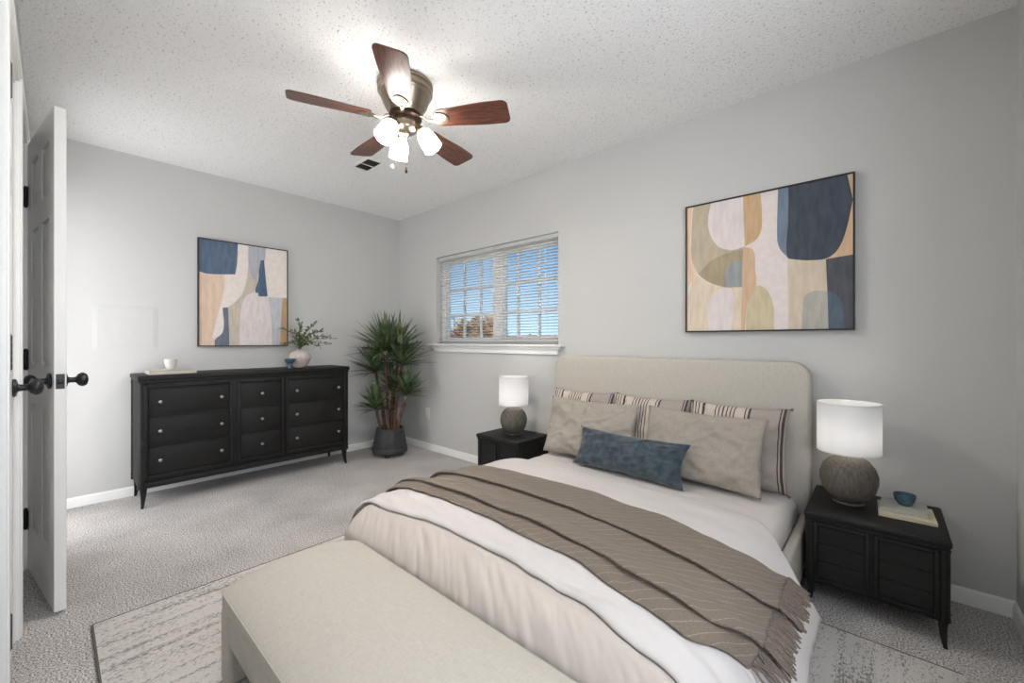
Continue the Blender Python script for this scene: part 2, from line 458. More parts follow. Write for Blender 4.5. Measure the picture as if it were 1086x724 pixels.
M_autumn = mat('autumn_leaves', (150, 112, 74), .9, col2=(214, 172, 124), scale=(2, 2, 2))
M_bark = mat('grey_bark', (92, 78, 68), .9)

# ------------------------------------------------------------------ room shell
RX, FY, H, TH = 4.395, -2.67, 2.44, .14     # right wall x, front wall y, ceiling height, wall thickness
b = box(NB(), -.2, RX+.2, -3.6, .2, -.12, 0); struct('floor', b, M_carpet, 0)
b = box(NB(), -.2, RX+.2, -3.6, .2, H, H+.12); struct('ceiling', b, M_ceil, 0)
b = box(NB(), -TH, 0, -3.5, TH, 0, H); struct('wall_left', b, M_wallp, 0)
WX0, WX1, WZ0, WZ1 = .658, 2.157, 1.08, 1.94
b = NB()
box(b, 0, WX0, 0, TH, 0, H); box(b, WX1, RX, 0, TH, 0, H); box(b, WX0, WX1, 0, TH, 0, WZ0); box(b, WX0, WX1, 0, TH, WZ1, H)
struct('wall_back', b, M_wall, 0)
# right wall with an added window, unseen, that lets the fill light in
b = NB()
box(b, RX, RX+TH, -1.30, TH, 0, H); box(b, RX, RX+TH, FY-.12, -2.6, 0, H); box(b, RX, RX+TH, -2.6, -1.30, 0, .76); box(b, RX, RX+TH, -2.6, -1.30, 2.2, H)
struct('wall_right', b, M_wall, 0)
b = NB()
for (y0, y1, z0, z1) in ((-2.6, -2.55, .76, 2.2), (-1.35, -1.30, .76, 2.2), (-1.975, -1.925, .76, 2.2), (-2.55, -1.35, .76, .81), (-2.55, -1.35, 2.15, 2.2)):
    box(b, RX+.06, RX+.11, y0, y1, z0, z1, .004)
struct('added_window', b, M_trim)
# front wall with two narrow doors
FT = FY-.12
D2 = (.925, 1.545)      # far opening (ajar door)
D1 = (1.635, 2.255)     # near opening (closed door)
D3 = (.10, .81)         # added doorway, unseen, made to let the left fill light in
DH = 2.06
b = NB()
box(b, 0, D3[0], FT, FY, 0, H); box(b, D3[1], D2[0], FT, FY, 0, H); box(b, D3[0], D3[1], FT, FY, DH, H); box(b, D2[1], D1[0], FT, FY, 0, H); box(b, D1[1], RX, FT, FY, 0, H)
box(b, D2[0], D2[1], FT, FY, DH, H); box(b, D1[0], D1[1], FT, FY, DH, H)
struct('wall_front', b, M_wall, 0)
# closet behind the doors
b = NB()
box(b, 0, 2.6, -3.5, -3.4, 0, H);  box(b, 2.5, 2.6, -3.4, FT, 0, H); box(b, 1.56, 1.62, -3.4, FT, 0, H)
struct('wall_closet', b, M_hall, 0)

def baseboard(name, p0, p1, nrm):
    """p0->p1 on the floor, profile towards nrm"""
    prof = [(0, 0), (.013, 0), (.013, .040), (.010, .050), (.010, .056), (.004, .066), (0, .066)]
    bm = NB(); n = Vector(nrm+(0,))
    rows = [[bm.verts.new(Vector(p+(0,)) + n*o + Vector((0, 0, z))) for o, z in prof] for p in (p0, p1)]
    k = len(prof)
    for i in range(k): bm.faces.new((rows[0][i], rows[0][(i+1) % k], rows[1][(i+1) % k], rows[1][i]))
    bm.faces.new(rows[0]); bm.faces.new(rows[1][::-1])
    return struct(name, bm, M_trim, 25)
baseboard('baseboard_left', (0, FY), (0, 0), (1, 0))
baseboard('baseboard_back', (0, 0), (RX, 0), (0, -1))
baseboard('baseboard_right', (RX, 0), (RX, FY), (-1, 0))
baseboard('baseboard_front', (RX, FY), (D1[1]+.06, FY), (0, 1))

def casing(name, x0, x1, top):
    bm = NB(); w, t = .058, .014
    for a, c in ((x0-w, x0), (x1, x1+w)):
        box(bm, a, c, FY-.002, FY+t, 0, top+w, .004); box(bm, a+.012, c-.012, FY+t-.004, FY+t+.004, 0, top+w-.012, .003)
    box(bm, x0, x1, FY-.002, FY+t, top, top+w, .004); box(bm, x0, x1, FY+t-.004, FY+t+.004, top+.012, top+w-.012, .003)
    # jambs and stops
    box(bm, x0-.001, x0+.012, FT, FY+.002, 0, top); box(bm, x1-.012, x1+.001, FT, FY+.002, 0, top); box(bm, x0+.012, x1-.012, FT, FY+.002, top-.012, top)
    box(bm, x0+.012, x0+.022, FT+.02, FY-.045, 0, top-.012); box(bm, x1-.022, x1-.012, FT+.02, FY-.045, 0, top-.012)
    return struct(name, bm, M_trim)
casing('trim_1', D1[0], D1[1], DH-.001)
casing('trim_2', D2[0], D2[1], DH-.001)
casing('added_doorway_trim', D3[0], D3[1], DH-.001)  # casing of the added doorway

# ---- six-panel doors, hinge at local x=0, leaf along +x, room face towards +y
def door_slab(w, h, t=.035):
    bm = NB(); cx = w/2; st = .095; mid = .075
    box(bm, 0.002, w-.002, -t+.012, -.012, .004, h-.004)
    cols = ((st, cx-mid/2), (cx+mid/2, w-st)); rows = ((.22, .80), (.98, 1.60), (1.70, 1.92))
    for x0, x1 in ((0, st), (cx-mid/2, cx+mid/2), (w-st, w)): box(bm, x0, x1, -t, 0, 0, h, .0015, 1)
    zs = [0] + [z for r in rows for z in r] + [h]
    for z0, z1 in zip(zs[0::2], zs[1::2]):
        for x0, x1 in cols: box(bm, x0-.001, x1+.001, -t, 0, z0, z1)
    for x0, x1 in cols:
        for z0, z1 in rows:
            for ya, yb, s in ((-.0125, -.003, 1), (-t+.003, -t+.0125, -1)):
                g = .026
                o = [bm.verts.new((a, (ya if s > 0 else yb), c)) for a, c in ((x0+.008, z0+.008), (x1-.008, z0+.008), (x1-.008, z1-.008), (x0+.008, z1-.008))]
                q = [bm.verts.new((a, (yb if s > 0 else ya), c)) for a, c in ((x0+g, z0+g), (x1-g, z0+g), (x1-g, z1-g), (x0+g, z1-g))]
                for k in range(4): bm.faces.new((o[k], o[(k+1) % 4], q[(k+1) % 4], q[k]))
                bm.faces.new(q); bm.faces.new(o[::-1])
    return bm
def knob_bm(x, y, z, s):
    bm = NB()
    lathe(bm, [(0, 0), (.031, 0), (.033, .004), (.030, .009), (.014, .013), (.0115, .018), (.011, .034), (.014, .038), (.024, .044), (.029, .053), (.029, .060), (.023, .069), (.012, .073), (0, .074)], (x, y, z), 28, (0, s, 0))
    return bm
def hinge_bm(x, y, z):
    bm = NB(); h = .095
    for k in range(5):
        zz = z-h/2+k*h/5
        tube(bm, [(x, y, zz+.0006), (x, y, zz+h/5-.0006)], .0072, 10)
    tube(bm, [(x, y, z-h/2-.004), (x, y, z+h/2+.004)], .005, 8)
    return bm
def make_door(name, w, loc, rz, label, sides, plate, hinge_y, hinge_z):
    r = thing(name, label, 'door', loc, kind='structure'); r.rotation_euler = (0, 0, rz)
    h = 2.03
    obj('door_slab', door_slab(w, h), M_door, r, world=False)
    for s in sides:
        k = obj('door_knob', knob_bm(w-.062, 0 if s > 0 else -.035, .925, s), M_black, r, world=False)
    for z in hinge_z:
        bm = hinge_bm(-.004, hinge_y, z)
        box(bm, .0, .034, -.0358, -.0348, z-.047, z+.047)      # leaf let into the slab's face
        for dz in (-.03, 0, .03): lathe(bm, [(0, 0), (.004, 0), (.003, .0012), (0, .0014)], (.02, -.0358, z+dz), 8, (0, -1, 0))
        obj('door_hinge', bm, M_black, r, world=False)
    if plate:
        bm = NB(); box(bm, w-.0006, w+.0016, -.030, -.005, .895, .955, .0008, 1)
        box(bm, w+.001, w+.011, -.025, -.010, .915, .935, .003)
        obj('latch_plate', bm, M_black, r, world=False)
    return r
make_door('door_2', .60, (D2[0]+.016, FY+.047, .016), math.radians(8.1), None, (1, -1), True, -.040, (.235, 1.0, 1.78))
d1 = make_door('door_1', .586, (D1[1]-.016, FY-.037, .012), PI, None, (-1,), False, -.050, (.30, 1.06, 1.80))
# hinge leaves and strike plate let into the jambs of the ajar door
b = NB()
for z in (.25, 1.016, 1.796): box(b, D2[0]+.0118, D2[0]+.0135, FY-.036, FY-.001, z-.047, z+.047)
o = struct('trim_3', b, M_black)

# ---- window: frame, two sashes with grids, glass, stool and apron
w1 = thing('window_1', None, None, (WX0, .14, WZ0), kind='structure')
b = NB(); Y0, Y1 = .075, .125
for (x0, x1, z0, z1) in ((WX0, WX0+.045, WZ0, WZ1), (WX1-.035, WX1, WZ0, WZ1), (WX0+.045, WX1-.035, WZ1-.04, WZ1), (WX0+.045, WX1-.035, WZ0, WZ0+.03), (1.405, 1.485, WZ0+.03, WZ1-.04)):
    box(b, x0, x1, Y0, Y1, z0, z1, .003)
obj('window_frame', b, M_trim, w1)
for xa, xb, bars in ((.703, 1.405, (.978, 1.209)), (1.485, 2.122, (1.67, 1.899))):
    b = NB()
    for (x0, x1, z0, z1) in ((xa, xa+.042, 1.11, 1.90), (xb-.03, xb, 1.11, 1.90), (xa+.042, xb-.03, 1.865, 1.90), (xa+.042, xb-.03, 1.11, 1.14)):
        box(b, x0, x1, .085, .115, z0, z1, .003)
    for x in bars: box(b, x-.011, x+.011, .090, .108, 1.14, 1.865, .003)
    for z in (1.352, 1.610): box(b, xa+.042, xb-.03, .091, .107, z-.011, z+.011, .003)
    s = obj('sash', b, M_trim, w1)
    b = NB(); box(b, xa+.03, xb-.02, .0975, .1005, 1.125, 1.885); obj('pane', b, M_glass, s, smooth=0)
b = NB()
box(b, .585, 2.225, -.065, .075, WZ0-.018, WZ0, .006)                     # stool
for ya, yb, z0, z1, ins in ((-.030, 0, 1.035, 1.062, .04), (-.022, 0, 1.0, 1.036, .06)):
    box(b, .585+ins, 2.225-ins, ya, yb, z0, z1, .005)
struct('trim_4', b, M_trim)

# ------------------------------------------------------------------ outside the window
b = NB(); box(b, -60, 40, .6, 90, -3.2, -3.0); struct('ground', b, M_grass, 0)
def house(name, x, y, w, d, zt, zr, label, rot=0):
    r = thing(name, label, 'house', (x, y, -3.0)); r.rotation_euler = (0, 0, rot)
    bm = NB(); box(bm, -w/2, w/2, 0, d, 0, zt+3); obj('wall', bm, M_siding, r, world=False, smooth=0)
    bm = NB(); e = .4; za, zb = zt+3, zr+3
    P = [(-w/2-e, -e, za-.1), (w/2+e, -e, za-.1), (w/2+e, d+e, za-.1), (-w/2-e, d+e, za-.1), (-w/2+1.2, d/2, zb), (w/2-1.2, d/2, zb)]
    v = [bm.verts.new(p) for p in P]
    for f in ((0, 1, 5, 4), (1, 2, 5), (2, 3, 4, 5), (3, 0, 4), (3, 2, 1, 0)): bm.faces.new([v[i] for i in f])
    obj('roof', bm, M_roof, r, world=False, smooth=0)
house('house', -22.0, 17.6, 9, 6, .7, 2.0, 'house with a brown shingled hip roof low behind the left sash', math.radians(51))
house('house', -21.7, 28.1, 14, 8, .9, 1.75, 'far house with a long low brown roof behind the right sash', math.radians(40))
def tree(x, y, top, spread, n, label, seed):
    rnd = random.Random(seed)
    r = thing('autumn_tree', label, 'tree', (x, y, -3.0), group='autumn trees outside the window')
    hgt = top+3.0; bm = NB(); tips = []
    tube(bm, [(0, 0, 0), (.05, 0, hgt*.35), (0, .08, hgt*.6), (.05, 0, hgt*.9)], [.16, .13, .08, .02], 8)
    for k in range(11):
        a = rnd.uniform(0, 2*PI); z0 = hgt*rnd.uniform(.35, .75); L = spread*rnd.uniform(.6, 1.0)
        e = Vector((math.cos(a)*L, math.sin(a)*L, min(hgt*.98, z0+hgt*rnd.uniform(.1, .3))))
        tube(bm, [(0, 0, z0), e*.55+Vector((0, 0, z0*.42)), e], [.06, .035, .012], 6); tips.append(e)
    obj('trunk', bm, M_bark, r, world=False)
    bm = NB()
    for k in range(n):
        t = rnd.choice(tips); s = rnd.uniform(.25, 1.05)
        p = Vector((t.x*s, t.y*s, t.z*(.72+.28*s))) + Vector((rnd.gauss(0, spread*.17), rnd.gauss(0, spread*.17), rnd.gauss(0, spread*.15)))
        q = Matrix.Rotation(rnd.uniform(0, 6.3), 3, 'Z') @ Matrix.Rotation(rnd.uniform(0, 3), 3, 'X')
        L = rnd.uniform(.09, .17)
        bm.faces.new([bm.verts.new(p + q @ Vector(c)*L) for c in ((-1, 0, 0), (-.3, .5, .1), (1, 0, 0), (-.3, -.5, .1))])
    obj('foliage', bm, M_autumn, r, world=False, smooth=0)
tree(-14.6, 13.0, 3.1, 1.2, 2200, 'taller tan autumn tree behind the left edge of the window', 1)
tree(-15.6, 16.6, 2.9, 1.2, 2000, 'tan autumn tree behind the middle of the left sash', 2)
tree(-11.6, 14.0, 2.3, .9, 1500, 'thinning autumn tree behind the window mullion', 3)
tree(-17.2, 22.7, 2.0, 1.2, 1200, 'low tan autumn tree behind the middle of the right sash', 4)

# paint shapes of the two canvases, as fractions of the canvas
RA = [((225, 195, 170), [(0, 1), (0.047, 1), (0.027, 0.684), (0.069, 0.446), (0, 0.351), (0, 0)]), ((184, 172, 150), [(0.047, 1), (0.176, 1), (0.154, 0.879), (0.172, 0.747), (0.229, 0.651), (0.314, 0.613), (0.398, 0.624), (0.385, 0.328), (0.276, 0.332), (0.163, 0.381), (0.083, 0.455), (0.033, 0.594), (0.033, 0.793)]), ((165, 150, 124), [(0.083, 0.455), (0.182, 0.552), (0.296, 0.594), (0.398, 0.608), (0.385, 0.324), (0.267, 0.335), (0.163, 0.381)]), ((150, 152, 152), [(0.276, 0.338), (0.276, 0.454), (0.31, 0.516), (0.367, 0.518), (0.388, 0.492), (0.385, 0.324)]), ((222, 211, 209), [(0.176, 1), (0.391, 1), (0.396, 0.809), (0.398, 0.624), (0.305, 0.614), (0.211, 0.676), (0.159, 0.792), (0.154, 0.879)]), ((200, 168, 130), [(0.391, 1), (0.501, 1), (0.508, 0.747), (0.479, 0.672), (0.402, 0.623), (0.396, 0.809)]), ((208, 176, 145), [(0.392, 0.625), (0.454, 0.591), (0.467, 0.451), (0.471, 0.32), (0.417, 0.192), (0.402, 0), (0.378, 0), (0.385, 0.328), (0.388, 0.523)]), ((216, 200, 178), [(0.069, 0.446), (0.163, 0.371), (0.276, 0.332), (0.385, 0.324), (0.378, 0), (0, 0), (0, 0.262), (0.033, 0.372)]), ((219, 208, 205), [(0.163, 0), (0.147, 0.144), (0.172, 0.262), (0.24, 0.32), (0.296, 0.326), (0.331, 0.281), (0.316, 0)]), ((200, 187, 155), [(0.411, 0), (0.417, 0.172), (0.462, 0.311), (0.496, 0.324), (0.547, 0.274), (0.578, 0.153), (0.581, 0)]), ((116, 130, 146), [(0.605, 1), (0.665, 1), (0.663, 0.755), (0.658, 0.51), (0.618, 0.569), (0.6, 0.65)]), ((210, 195, 174), [(0.661, 0.508), (0.711, 0.497), (0.786, 0.486), (0.863, 0.475), (0.874, 0.237), (0.883, 0), (0.665, 0)]), ((214, 182, 150), [(0.967, 1), (1, 1), (1, 0.477), (0.867, 0.465), (0.913, 0.523), (0.953, 0.643), (0.967, 0.837)]), ((68, 75, 86), [(0.665, 1), (0.973, 1), (1, 0.832), (0.967, 0.64), (0.927, 0.522), (0.871, 0.471), (0.786, 0.469), (0.711, 0.484), (0.658, 0.51), (0.663, 0.755)]), ((178, 175, 165), [(0.737, 0), (0.742, 0.135), (0.757, 0.228), (0.801, 0.257), (0.874, 0.252), (0.883, 0)]), ((84, 86, 93), [(0.866, 0.466), (1, 0.477), (1, 0), (0.88, 0), (0.874, 0.237)]), ((88, 102, 116), [(0.874, 0.252), (0.913, 0.234), (0.947, 0.159), (0.961, 0), (0.883, 0)])]
LA = [((88, 104, 126), [(0, 1), (0.408, 1), (0.4, 0.811), (0.38, 0.697), (0.169, 0.679), (0.075, 0.677), (0, 0.691)]), ((215, 190, 168), [(0, 0.686), (0.094, 0.672), (0.261, 0.683), (0.252, 0.496), (0.178, 0.247), (0.131, 0.073), (0.169, 0.048), (0.159, 0), (0, 0)]), ((196, 184, 170), [(0.528, 1), (0.733, 1), (0.722, 0.884), (0.656, 0.802), (0.612, 0.557), (0.506, 0.495), (0.455, 0.401), (0.434, 0.273), (0.423, 0), (0.314, 0), (0.294, 0.357), (0.364, 0.414), (0.455, 0.51), (0.506, 0.641), (0.528, 0.826)]), ((176, 176, 184), [(0.528, 1), (0.733, 1), (0.722, 0.875), (0.645, 0.727), (0.623, 0.631), (0.559, 0.718), (0.528, 0.826)]), ((80, 98, 124), [(0.673, 0.869), (0.713, 0.874), (0.733, 0.678), (0.756, 0.505), (0.639, 0.498), (0.608, 0.556), (0.639, 0.652), (0.656, 0.783)]), ((102, 112, 126), [(0.241, 0.364), (0.3, 0.37), (0.308, 0.198), (0.314, 0), (0.159, 0), (0.164, 0.056), (0.236, 0.118), (0.255, 0.197)]), ((219, 209, 206), [(0.423, 0), (0.441, 0.273), (0.466, 0.401), (0.537, 0.506), (0.639, 0.536), (0.647, 0.498), (0.756, 0.501), (0.8, 0.285), (0.806, 0)]), ((190, 190, 196), [(0.761, 0.498), (0.948, 0.499), (0.93, 0.251), (0.914, 0), (0.811, 0), (0.8, 0.285)]), ((186, 152, 114), [(0.948, 0.499), (1, 0.502), (1, 0), (0.914, 0), (0.925, 0.251)])]

# ------------------------------------------------------------------ bed
BX0, BX1 = 2.205, 3.735
bed = thing('bed', 'cream upholstered bed with tall round-cornered headboard against the window wall', 'bed', (2.97, -.9, .012))
def rounded_panel(bm, x0, x1, y0, y1, z0, z1, r, bev, seg=10):
    """board in the xz plane with its two upper corners rounded"""
    pts = [(x0, z0), (x1, z0)]
    for k in range(seg+1):
        a = PI/2*k/seg; pts.append((x1-r+r*math.cos(a), z1-r+r*math.sin(a)))
    for k in range(seg+1):
        a = PI/2+PI/2*k/seg; pts.append((x0+r+r*math.cos(a), z1-r+r*math.sin(a)))
    f = bm.faces.new([bm.verts.new((x, y0, z)) for x, z in pts])
    ex = bmesh.ops.extrude_face_region(bm, geom=[f])
    for v in ex['geom']:
        if isinstance(v, bmesh.types.BMVert): v.co.y = y1
    es = [e for e in bm.edges if abs(e.verts[0].co.y-e.verts[1].co.y) < 1e-6]
    bmesh.ops.bevel(bm, geom=es, offset=bev, segments=3, profile=.5, affect='EDGES')
    return bm
b = rounded_panel(NB(), BX0, BX1, -.105, -.015, .06, 1.0, .085, .018)
hb = obj('headboard', b, M_uphol, bed)
for nm, a in (('side_rail', (BX0, BX0+.045, -1.655, -.106)), ('side_rail', (BX1-.04, BX1, -1.655, -.106)), ('foot_rail', (BX0, BX1, -1.705, -1.656))):
    b = NB(); box(b, a[0], a[1], a[2], a[3], .055, .262, .016, 3); obj(nm, b, M_uphol, bed)
for x in (BX0+.03, BX1-.03):
    for y in (-.14, -1.66):
        b = NB(); zf = .011 if y < -1 else 0; lathe(b, [(0, zf), (.02, zf), (.026, .056), (0, .056)], (x, y, 0), 16); obj('leg', b, M_wood, bed)
b = NB(); box(b, BX0+.046, BX1-.041, -1.655, -.108, .10, .17); obj('slat_base', b, M_wood, bed)

# mattress under its fitted sheet
def mattress():
    bm = NB(); x0, x1, y0, y1, z0, z1 = BX0+.049, BX1-.044, -1.640, -.110, .172, .342
    box(bm, x0, x1, y0, y1, z0, z1, .055, 6)
    es = [e for e in bm.edges if e.calc_length() > .3]
    bmesh.ops.subdivide_edges(bm, edges=es, cuts=60, use_grid_fill=True)
    for v in bm.verts:
        if v.co.z > z1-.01:
            x, y = v.co.x, v.co.y
            v.co.z += .008*(1-((x-2.97)/.72)**2) + .0035*N3(x*3, y*14, 1) + .002*N3(x*11, y*30, 3)
    return bm
m = obj('mattress', mattress(), M_sheet2, None, smooth=60)
rebase(m, (2.97, -.9, .172)); tag(m, 'mattress in a smooth white fitted sheet on the bed frame', 'mattress')

# bedding profile across the bed (x, z), left hem to right hem
PROF = spline([(2.045, .165), (2.062, .235), (2.115, .302), (2.21, .342), (2.40, .364), (2.95, .370), (3.45, .365), (3.60, .350), (3.69, .316), (3.752, .275), (3.808, .238), (3.842, .185)])
def prof_at(s, h):
    p = PROF(s); a, c = PROF(s-.004), PROF(s+.004)
    t = (c-a).normalized(); n = Vector((-t.y, t.x))
    return p + n*h
def s_of_x(x):
    lo, hi = 0., 1.
    for _ in range(40):
        m = (lo+hi)/2
        if PROF(m).x < x: lo = m
        else: hi = m
    return lo
# beige comforter rolled over the foot
YZ = spline([(-1.27, .352), (-1.38, .358), (-1.47, .376), (-1.55, .380), (-1.625, .369), (-1.685, .338), (-1.722, .298), (-1.728, .272), (-1.712, .266)])
def lerp_pts(P, x):
    if x <= P[0][0]: return P[0][1]
    for a, c in zip(P, P[1:]):
        if x <= c[0]: return a[1]+(c[1]-a[1])*sst(a[0], c[0], x)
    return P[-1][1]
DUV_F = ((2.05, -1.62), (2.25, -1.60), (2.88, -1.55), (3.32, -1.585), (3.60, -1.63), (3.84, -1.64))
def duvet_h(x0, y):
    h = .006 + .016*sst(-1.15, -1.36, y)*(1 - sst(3.66, 3.80, x0))
    h += .008*N3(x0*4+y*5, y*20, 5)*sst(-1.28, -1.42, y) + .004*N3(x0*5, y*14, 9) + .006*N3(x0*11+y*14, y*12-x0*3, 2)*sst(-1.3, -1.45, y) + .0025*N3(x0*26+y*30, y*22, 6)*sst(-1.3, -1.45, y)
    h += (.014*N3(y*7, 1, 1)+.01*N3(y*16, 2, 5))*sst(3.70, 3.84, x0)
    return h
def comf(u, v):
    q = YZ(v); xa, xb = 2.228, 3.765; w = .085
    x = xa + (xb-xa)*u; d = min(x-xa, xb-x); t = max(0, 1-d/w)
    L = t
    drop = (1-math.sqrt(max(0, 1-min(1, L)**2.2)))*.10
    yf = lerp_pts(DUV_F, x)-.004; fold = sst(yf-.004, yf-.06, q.x)
    wr = (.0042*N3(x*20+q.x*34, v*3.5-x*2, 4) + .0032*N3(x*44+q.x*60, v*4.5, 8) + .002*N3(x*90+q.x*80, v*9, 3) + .004*N3(x*4, v*2, 2))*fold*(1-.6*t)
    yy = q.x + .05*t*t*sst(.4, 1, v); zz = max(.264, min(q.y-drop, PROF(s_of_x(x)).y + duvet_h(x, q.x) - .023 + .07*sst(yf, yf-.11, q.x)))
    n = Vector((0, -sst(.5, .95, v), 1-sst(.7, 1, v)))
    return Vector((x, yy, zz)) + n*wr
b = NB(); grid(b, comf, 220, 60)
o = obj('comforter', b, M_comf, None, smooth=0); o.data.shade_smooth()
sd = o.modifiers.new('thickness', 'SOLIDIFY'); sd.thickness = .004; sd.offset = 1
rebase(o, (2.97, -1.5, .27)); tag(o, 'puffy beige sateen comforter wrapped over the foot of the bed', 'comforter')

# white duvet laid over the bed, folded at the foot, hanging at both sides
def duvet(u, v):
    x0 = PROF(u).x
    e = sst(3.60, 3.84, x0); el = 1-sst(2.05, 2.25, x0)
    yh = -.60 - .27*e - .14*el + .010*N3(x0*4, 3, 1)
    yf = lerp_pts(DUV_F, x0) + .012*N3(x0*5, 7, 1)
    y = yh + (yf-yh)*v
    h = duvet_h(x0, y)
    edge = min(v, 1-v)
    h -= .010*(1-sst(0, .012, edge)) + .006*sst(.90, .99, v)
    p = prof_at(u, h)
    pull = sst(-1.15, -1.55, y)*(1-sst(2.06, 2.40, p.x))      # drawn in towards the foot corner
    return Vector((p.x + .075*pull, y, p.y + .02*pull))
b = NB(); grid(b, duvet, 150, 110)
o = obj('duvet', b, M_sheet, None, smooth=0); o.data.shade_smooth()
sd = o.modifiers.new('thickness', 'SOLIDIFY'); sd.thickness = .005; sd.offset = 1
rebase(o, (2.97, -1.05, .19)); tag(o, 'white cotton duvet folded back under the taupe throw and hanging over the bed sides', 'duvet')

# taupe throw across the bed with fringe on the right-hand end
TS0, TS1 = s_of_x(2.075), s_of_x(3.748)
def throw_edges(x):
    yb = lerp_pts(((2.1, -.885), (2.93, -.86), (3.32, -.905), (3.60, -.96), (3.70, -.94), (3.77, -.875)), x)
    yf = lerp_pts(((2.1, -1.43), (2.73, -1.415), (3.23, -1.45), (3.50, -1.51), (3.62, -1.53), (3.77, -1.41)), x) + .008*N3(x*4, 2, 8)
    return yb, yf
def throw_h(x, v):
    w = .03*N3(x*1.6, 4, 4) + .02*N3(x*4, 9, 4)
    a, c = .44+w, .84+w*.7+.02
    h = 0.012
    h += .019*sst(a-.26, a-.03, v)*(1-sst(a-.02, a+.05, v))
    h += .021*sst(c-.22, c-.03, v)*(1-sst(c-.02, c+.045, v))
    h += .005*N3(x*5+v*3, v*6, 3) + .003*N3(x*2, v*16, 7) + .002*N3(x*14, v*20, 7)
    h -= .006*(1-sst(0, .02, min(v, 1-v)))
    dy = 0
    for q, k in ((a, .020), (c, .018)):      # the cloth rolls over itself at each fold
        dy += k*(-sst(q-.16, q-.02, v)*(1-sst(q-.02, q+.015, v)) + sst(q-.02, q+.03, v)*(1-sst(q+.03, q+.16, v)))
    return h, dy
def duvet_bulge(x, y):
    return duvet_h(x, y) + .005
def throw(u, v):
    s = TS0+(TS1-TS0)*u; x = PROF(s).x; yb, yf = throw_edges(x); y = yb+(yf-yb)*v
    h, dy = throw_h(x, v)
    p = prof_at(s, h+duvet_bulge(x, y))
    return Vector((p.x, y+dy, p.y))
LT = PROF.length*(TS1-TS0)
b = NB(); grid(b, throw, 170, 200, lambda u, v: (u*LT, v*.6))
th = obj('throw_blanket', b, M_throw, None, smooth=0); th.data.shade_smooth()
sd = th.modifiers.new('thickness', 'SOLIDIFY'); sd.thickness = .004; sd.offset = 1
rebase(th, (2.9, -1.1, .30)); tag(th, 'taupe herringbone wool throw with dark fringe laid across the white duvet', 'blanket')
b = NB(); rnd = random.Random(3)
for k in range(96):
    v = (k+.5)/96
    p0 = throw(1.0, v); yb, yf = throw_edges(3.75)
    L = rnd.uniform(.060, .074); sway = rnd.uniform(-.012, .012)-.012
    pts = []
    for q in range(6):
        t = q/5; s = TS1 + (L*t)/PROF.length
        y = yb+(yf-yb)*v + sway*t + .004*math.sin(7*t+k)
        hh, dy = throw_h(3.75, v); y += dy
        pp = prof_at(s, hh*(1-.25*t)+duvet_bulge(3.75, y)*1.0 + .010*t+.004)
        pts.append((pp.x, y, pp.y))
    tube(b, pts, [.0022, .0030, .0031, .0030, .0028, .0022], 6)
o = obj('fringe', b, M_fringe, th); o['label'] = 'dark taupe twisted fringe'

# ---- pillows: a puffed closed cushion with pinched sides and pointed corners, standing in its local xz plane
def pillow_bm(w, h, t, seed, wr=.006, pinch=.05, uv=False, flop=0.0, n=44):
    bm = NB(); uvl = bm.loops.layers.uv.verify()
    def P(u, v, s):
        a, c = 2*u-1, 2*v-1
        x = w/2*a*(1-pinch*(1-c*c)*abs(a)**1.5); z = h/2*c*(1-pinch*1.3*(1-a*a)*abs(c)**1.5)
        k = (max(0, 1-abs(a)**2.6)*max(0, 1-abs(c)**2.6))**.55
        edge = min(1, 2.2*min(1-abs(a), 1-abs(c)))
        ang = math.atan2(c, a)
        rr = math.sqrt(a*a+c*c)
        d = (wr*1.5*N3(a*2.2+seed, c*2.2, 1.5) + wr*math.sin(9*ang+seed+2*N3(a*2, c*2, seed))*sst(.35, 1.1, rr)*.55
             + wr*.8*N3(a*5+c*4+seed, (a-c)*1.6, 3))*min(1, k*2.5)
        rg = lambda q: (1-min(1, abs(q)*3.2))**2
        d += wr*.9*(rg(N3((a+c)*1.1+seed, (a-c)*3.2, 7)) + .8*rg(N3(a*3.0+seed, c*1.3+a, 9)) - .5)*min(1, k*2)
        y = -s*(t/2*k + d*(1 if s > 0 else .3))
        return Vector((x + flop*.01*N3(c*3, seed, 1), y, z + .004*N3(a*4+seed, c*2, 6)))
    F = [[bm.verts.new(P(i/n, j/n, 1)) for j in range(n+1)] for i in range(n+1)]
    B = [[F[i][j] if i in (0, n) or j in (0, n) else bm.verts.new(P(i/n, j/n, -1)) for j in range(n+1)] for i in range(n+1)]
    for G in (F, B):
        for i in range(n):
            for j in range(n):
                try: f = bm.faces.new((G[i][j], G[i+1][j], G[i+1][j+1], G[i][j+1]))
                except ValueError: continue
                for lp, (a, c) in zip(f.loops, ((i, j), (i+1, j), (i+1, j+1), (i, j+1))): lp[uvl].uv = (a/n, c/n)
    return bm
def place_pillow(o, loc, lean, yaw=0, roll=0):
    o.rotation_mode = 'XYZ'
    R = Matrix.Rotation(math.radians(yaw), 4, 'Z') @ Matrix.Rotation(math.radians(-lean), 4, 'X') @ Matrix.Rotation(math.radians(roll), 4, 'Y')
    o.rotation_euler = R.to_euler(); o.location = loc
ZM = .359
o = obj('striped_pillow', pillow_bm(.485, .415, .105, 1.0, .007, .06), M_stripe, None, smooth=0)
o.data.shade_smooth()
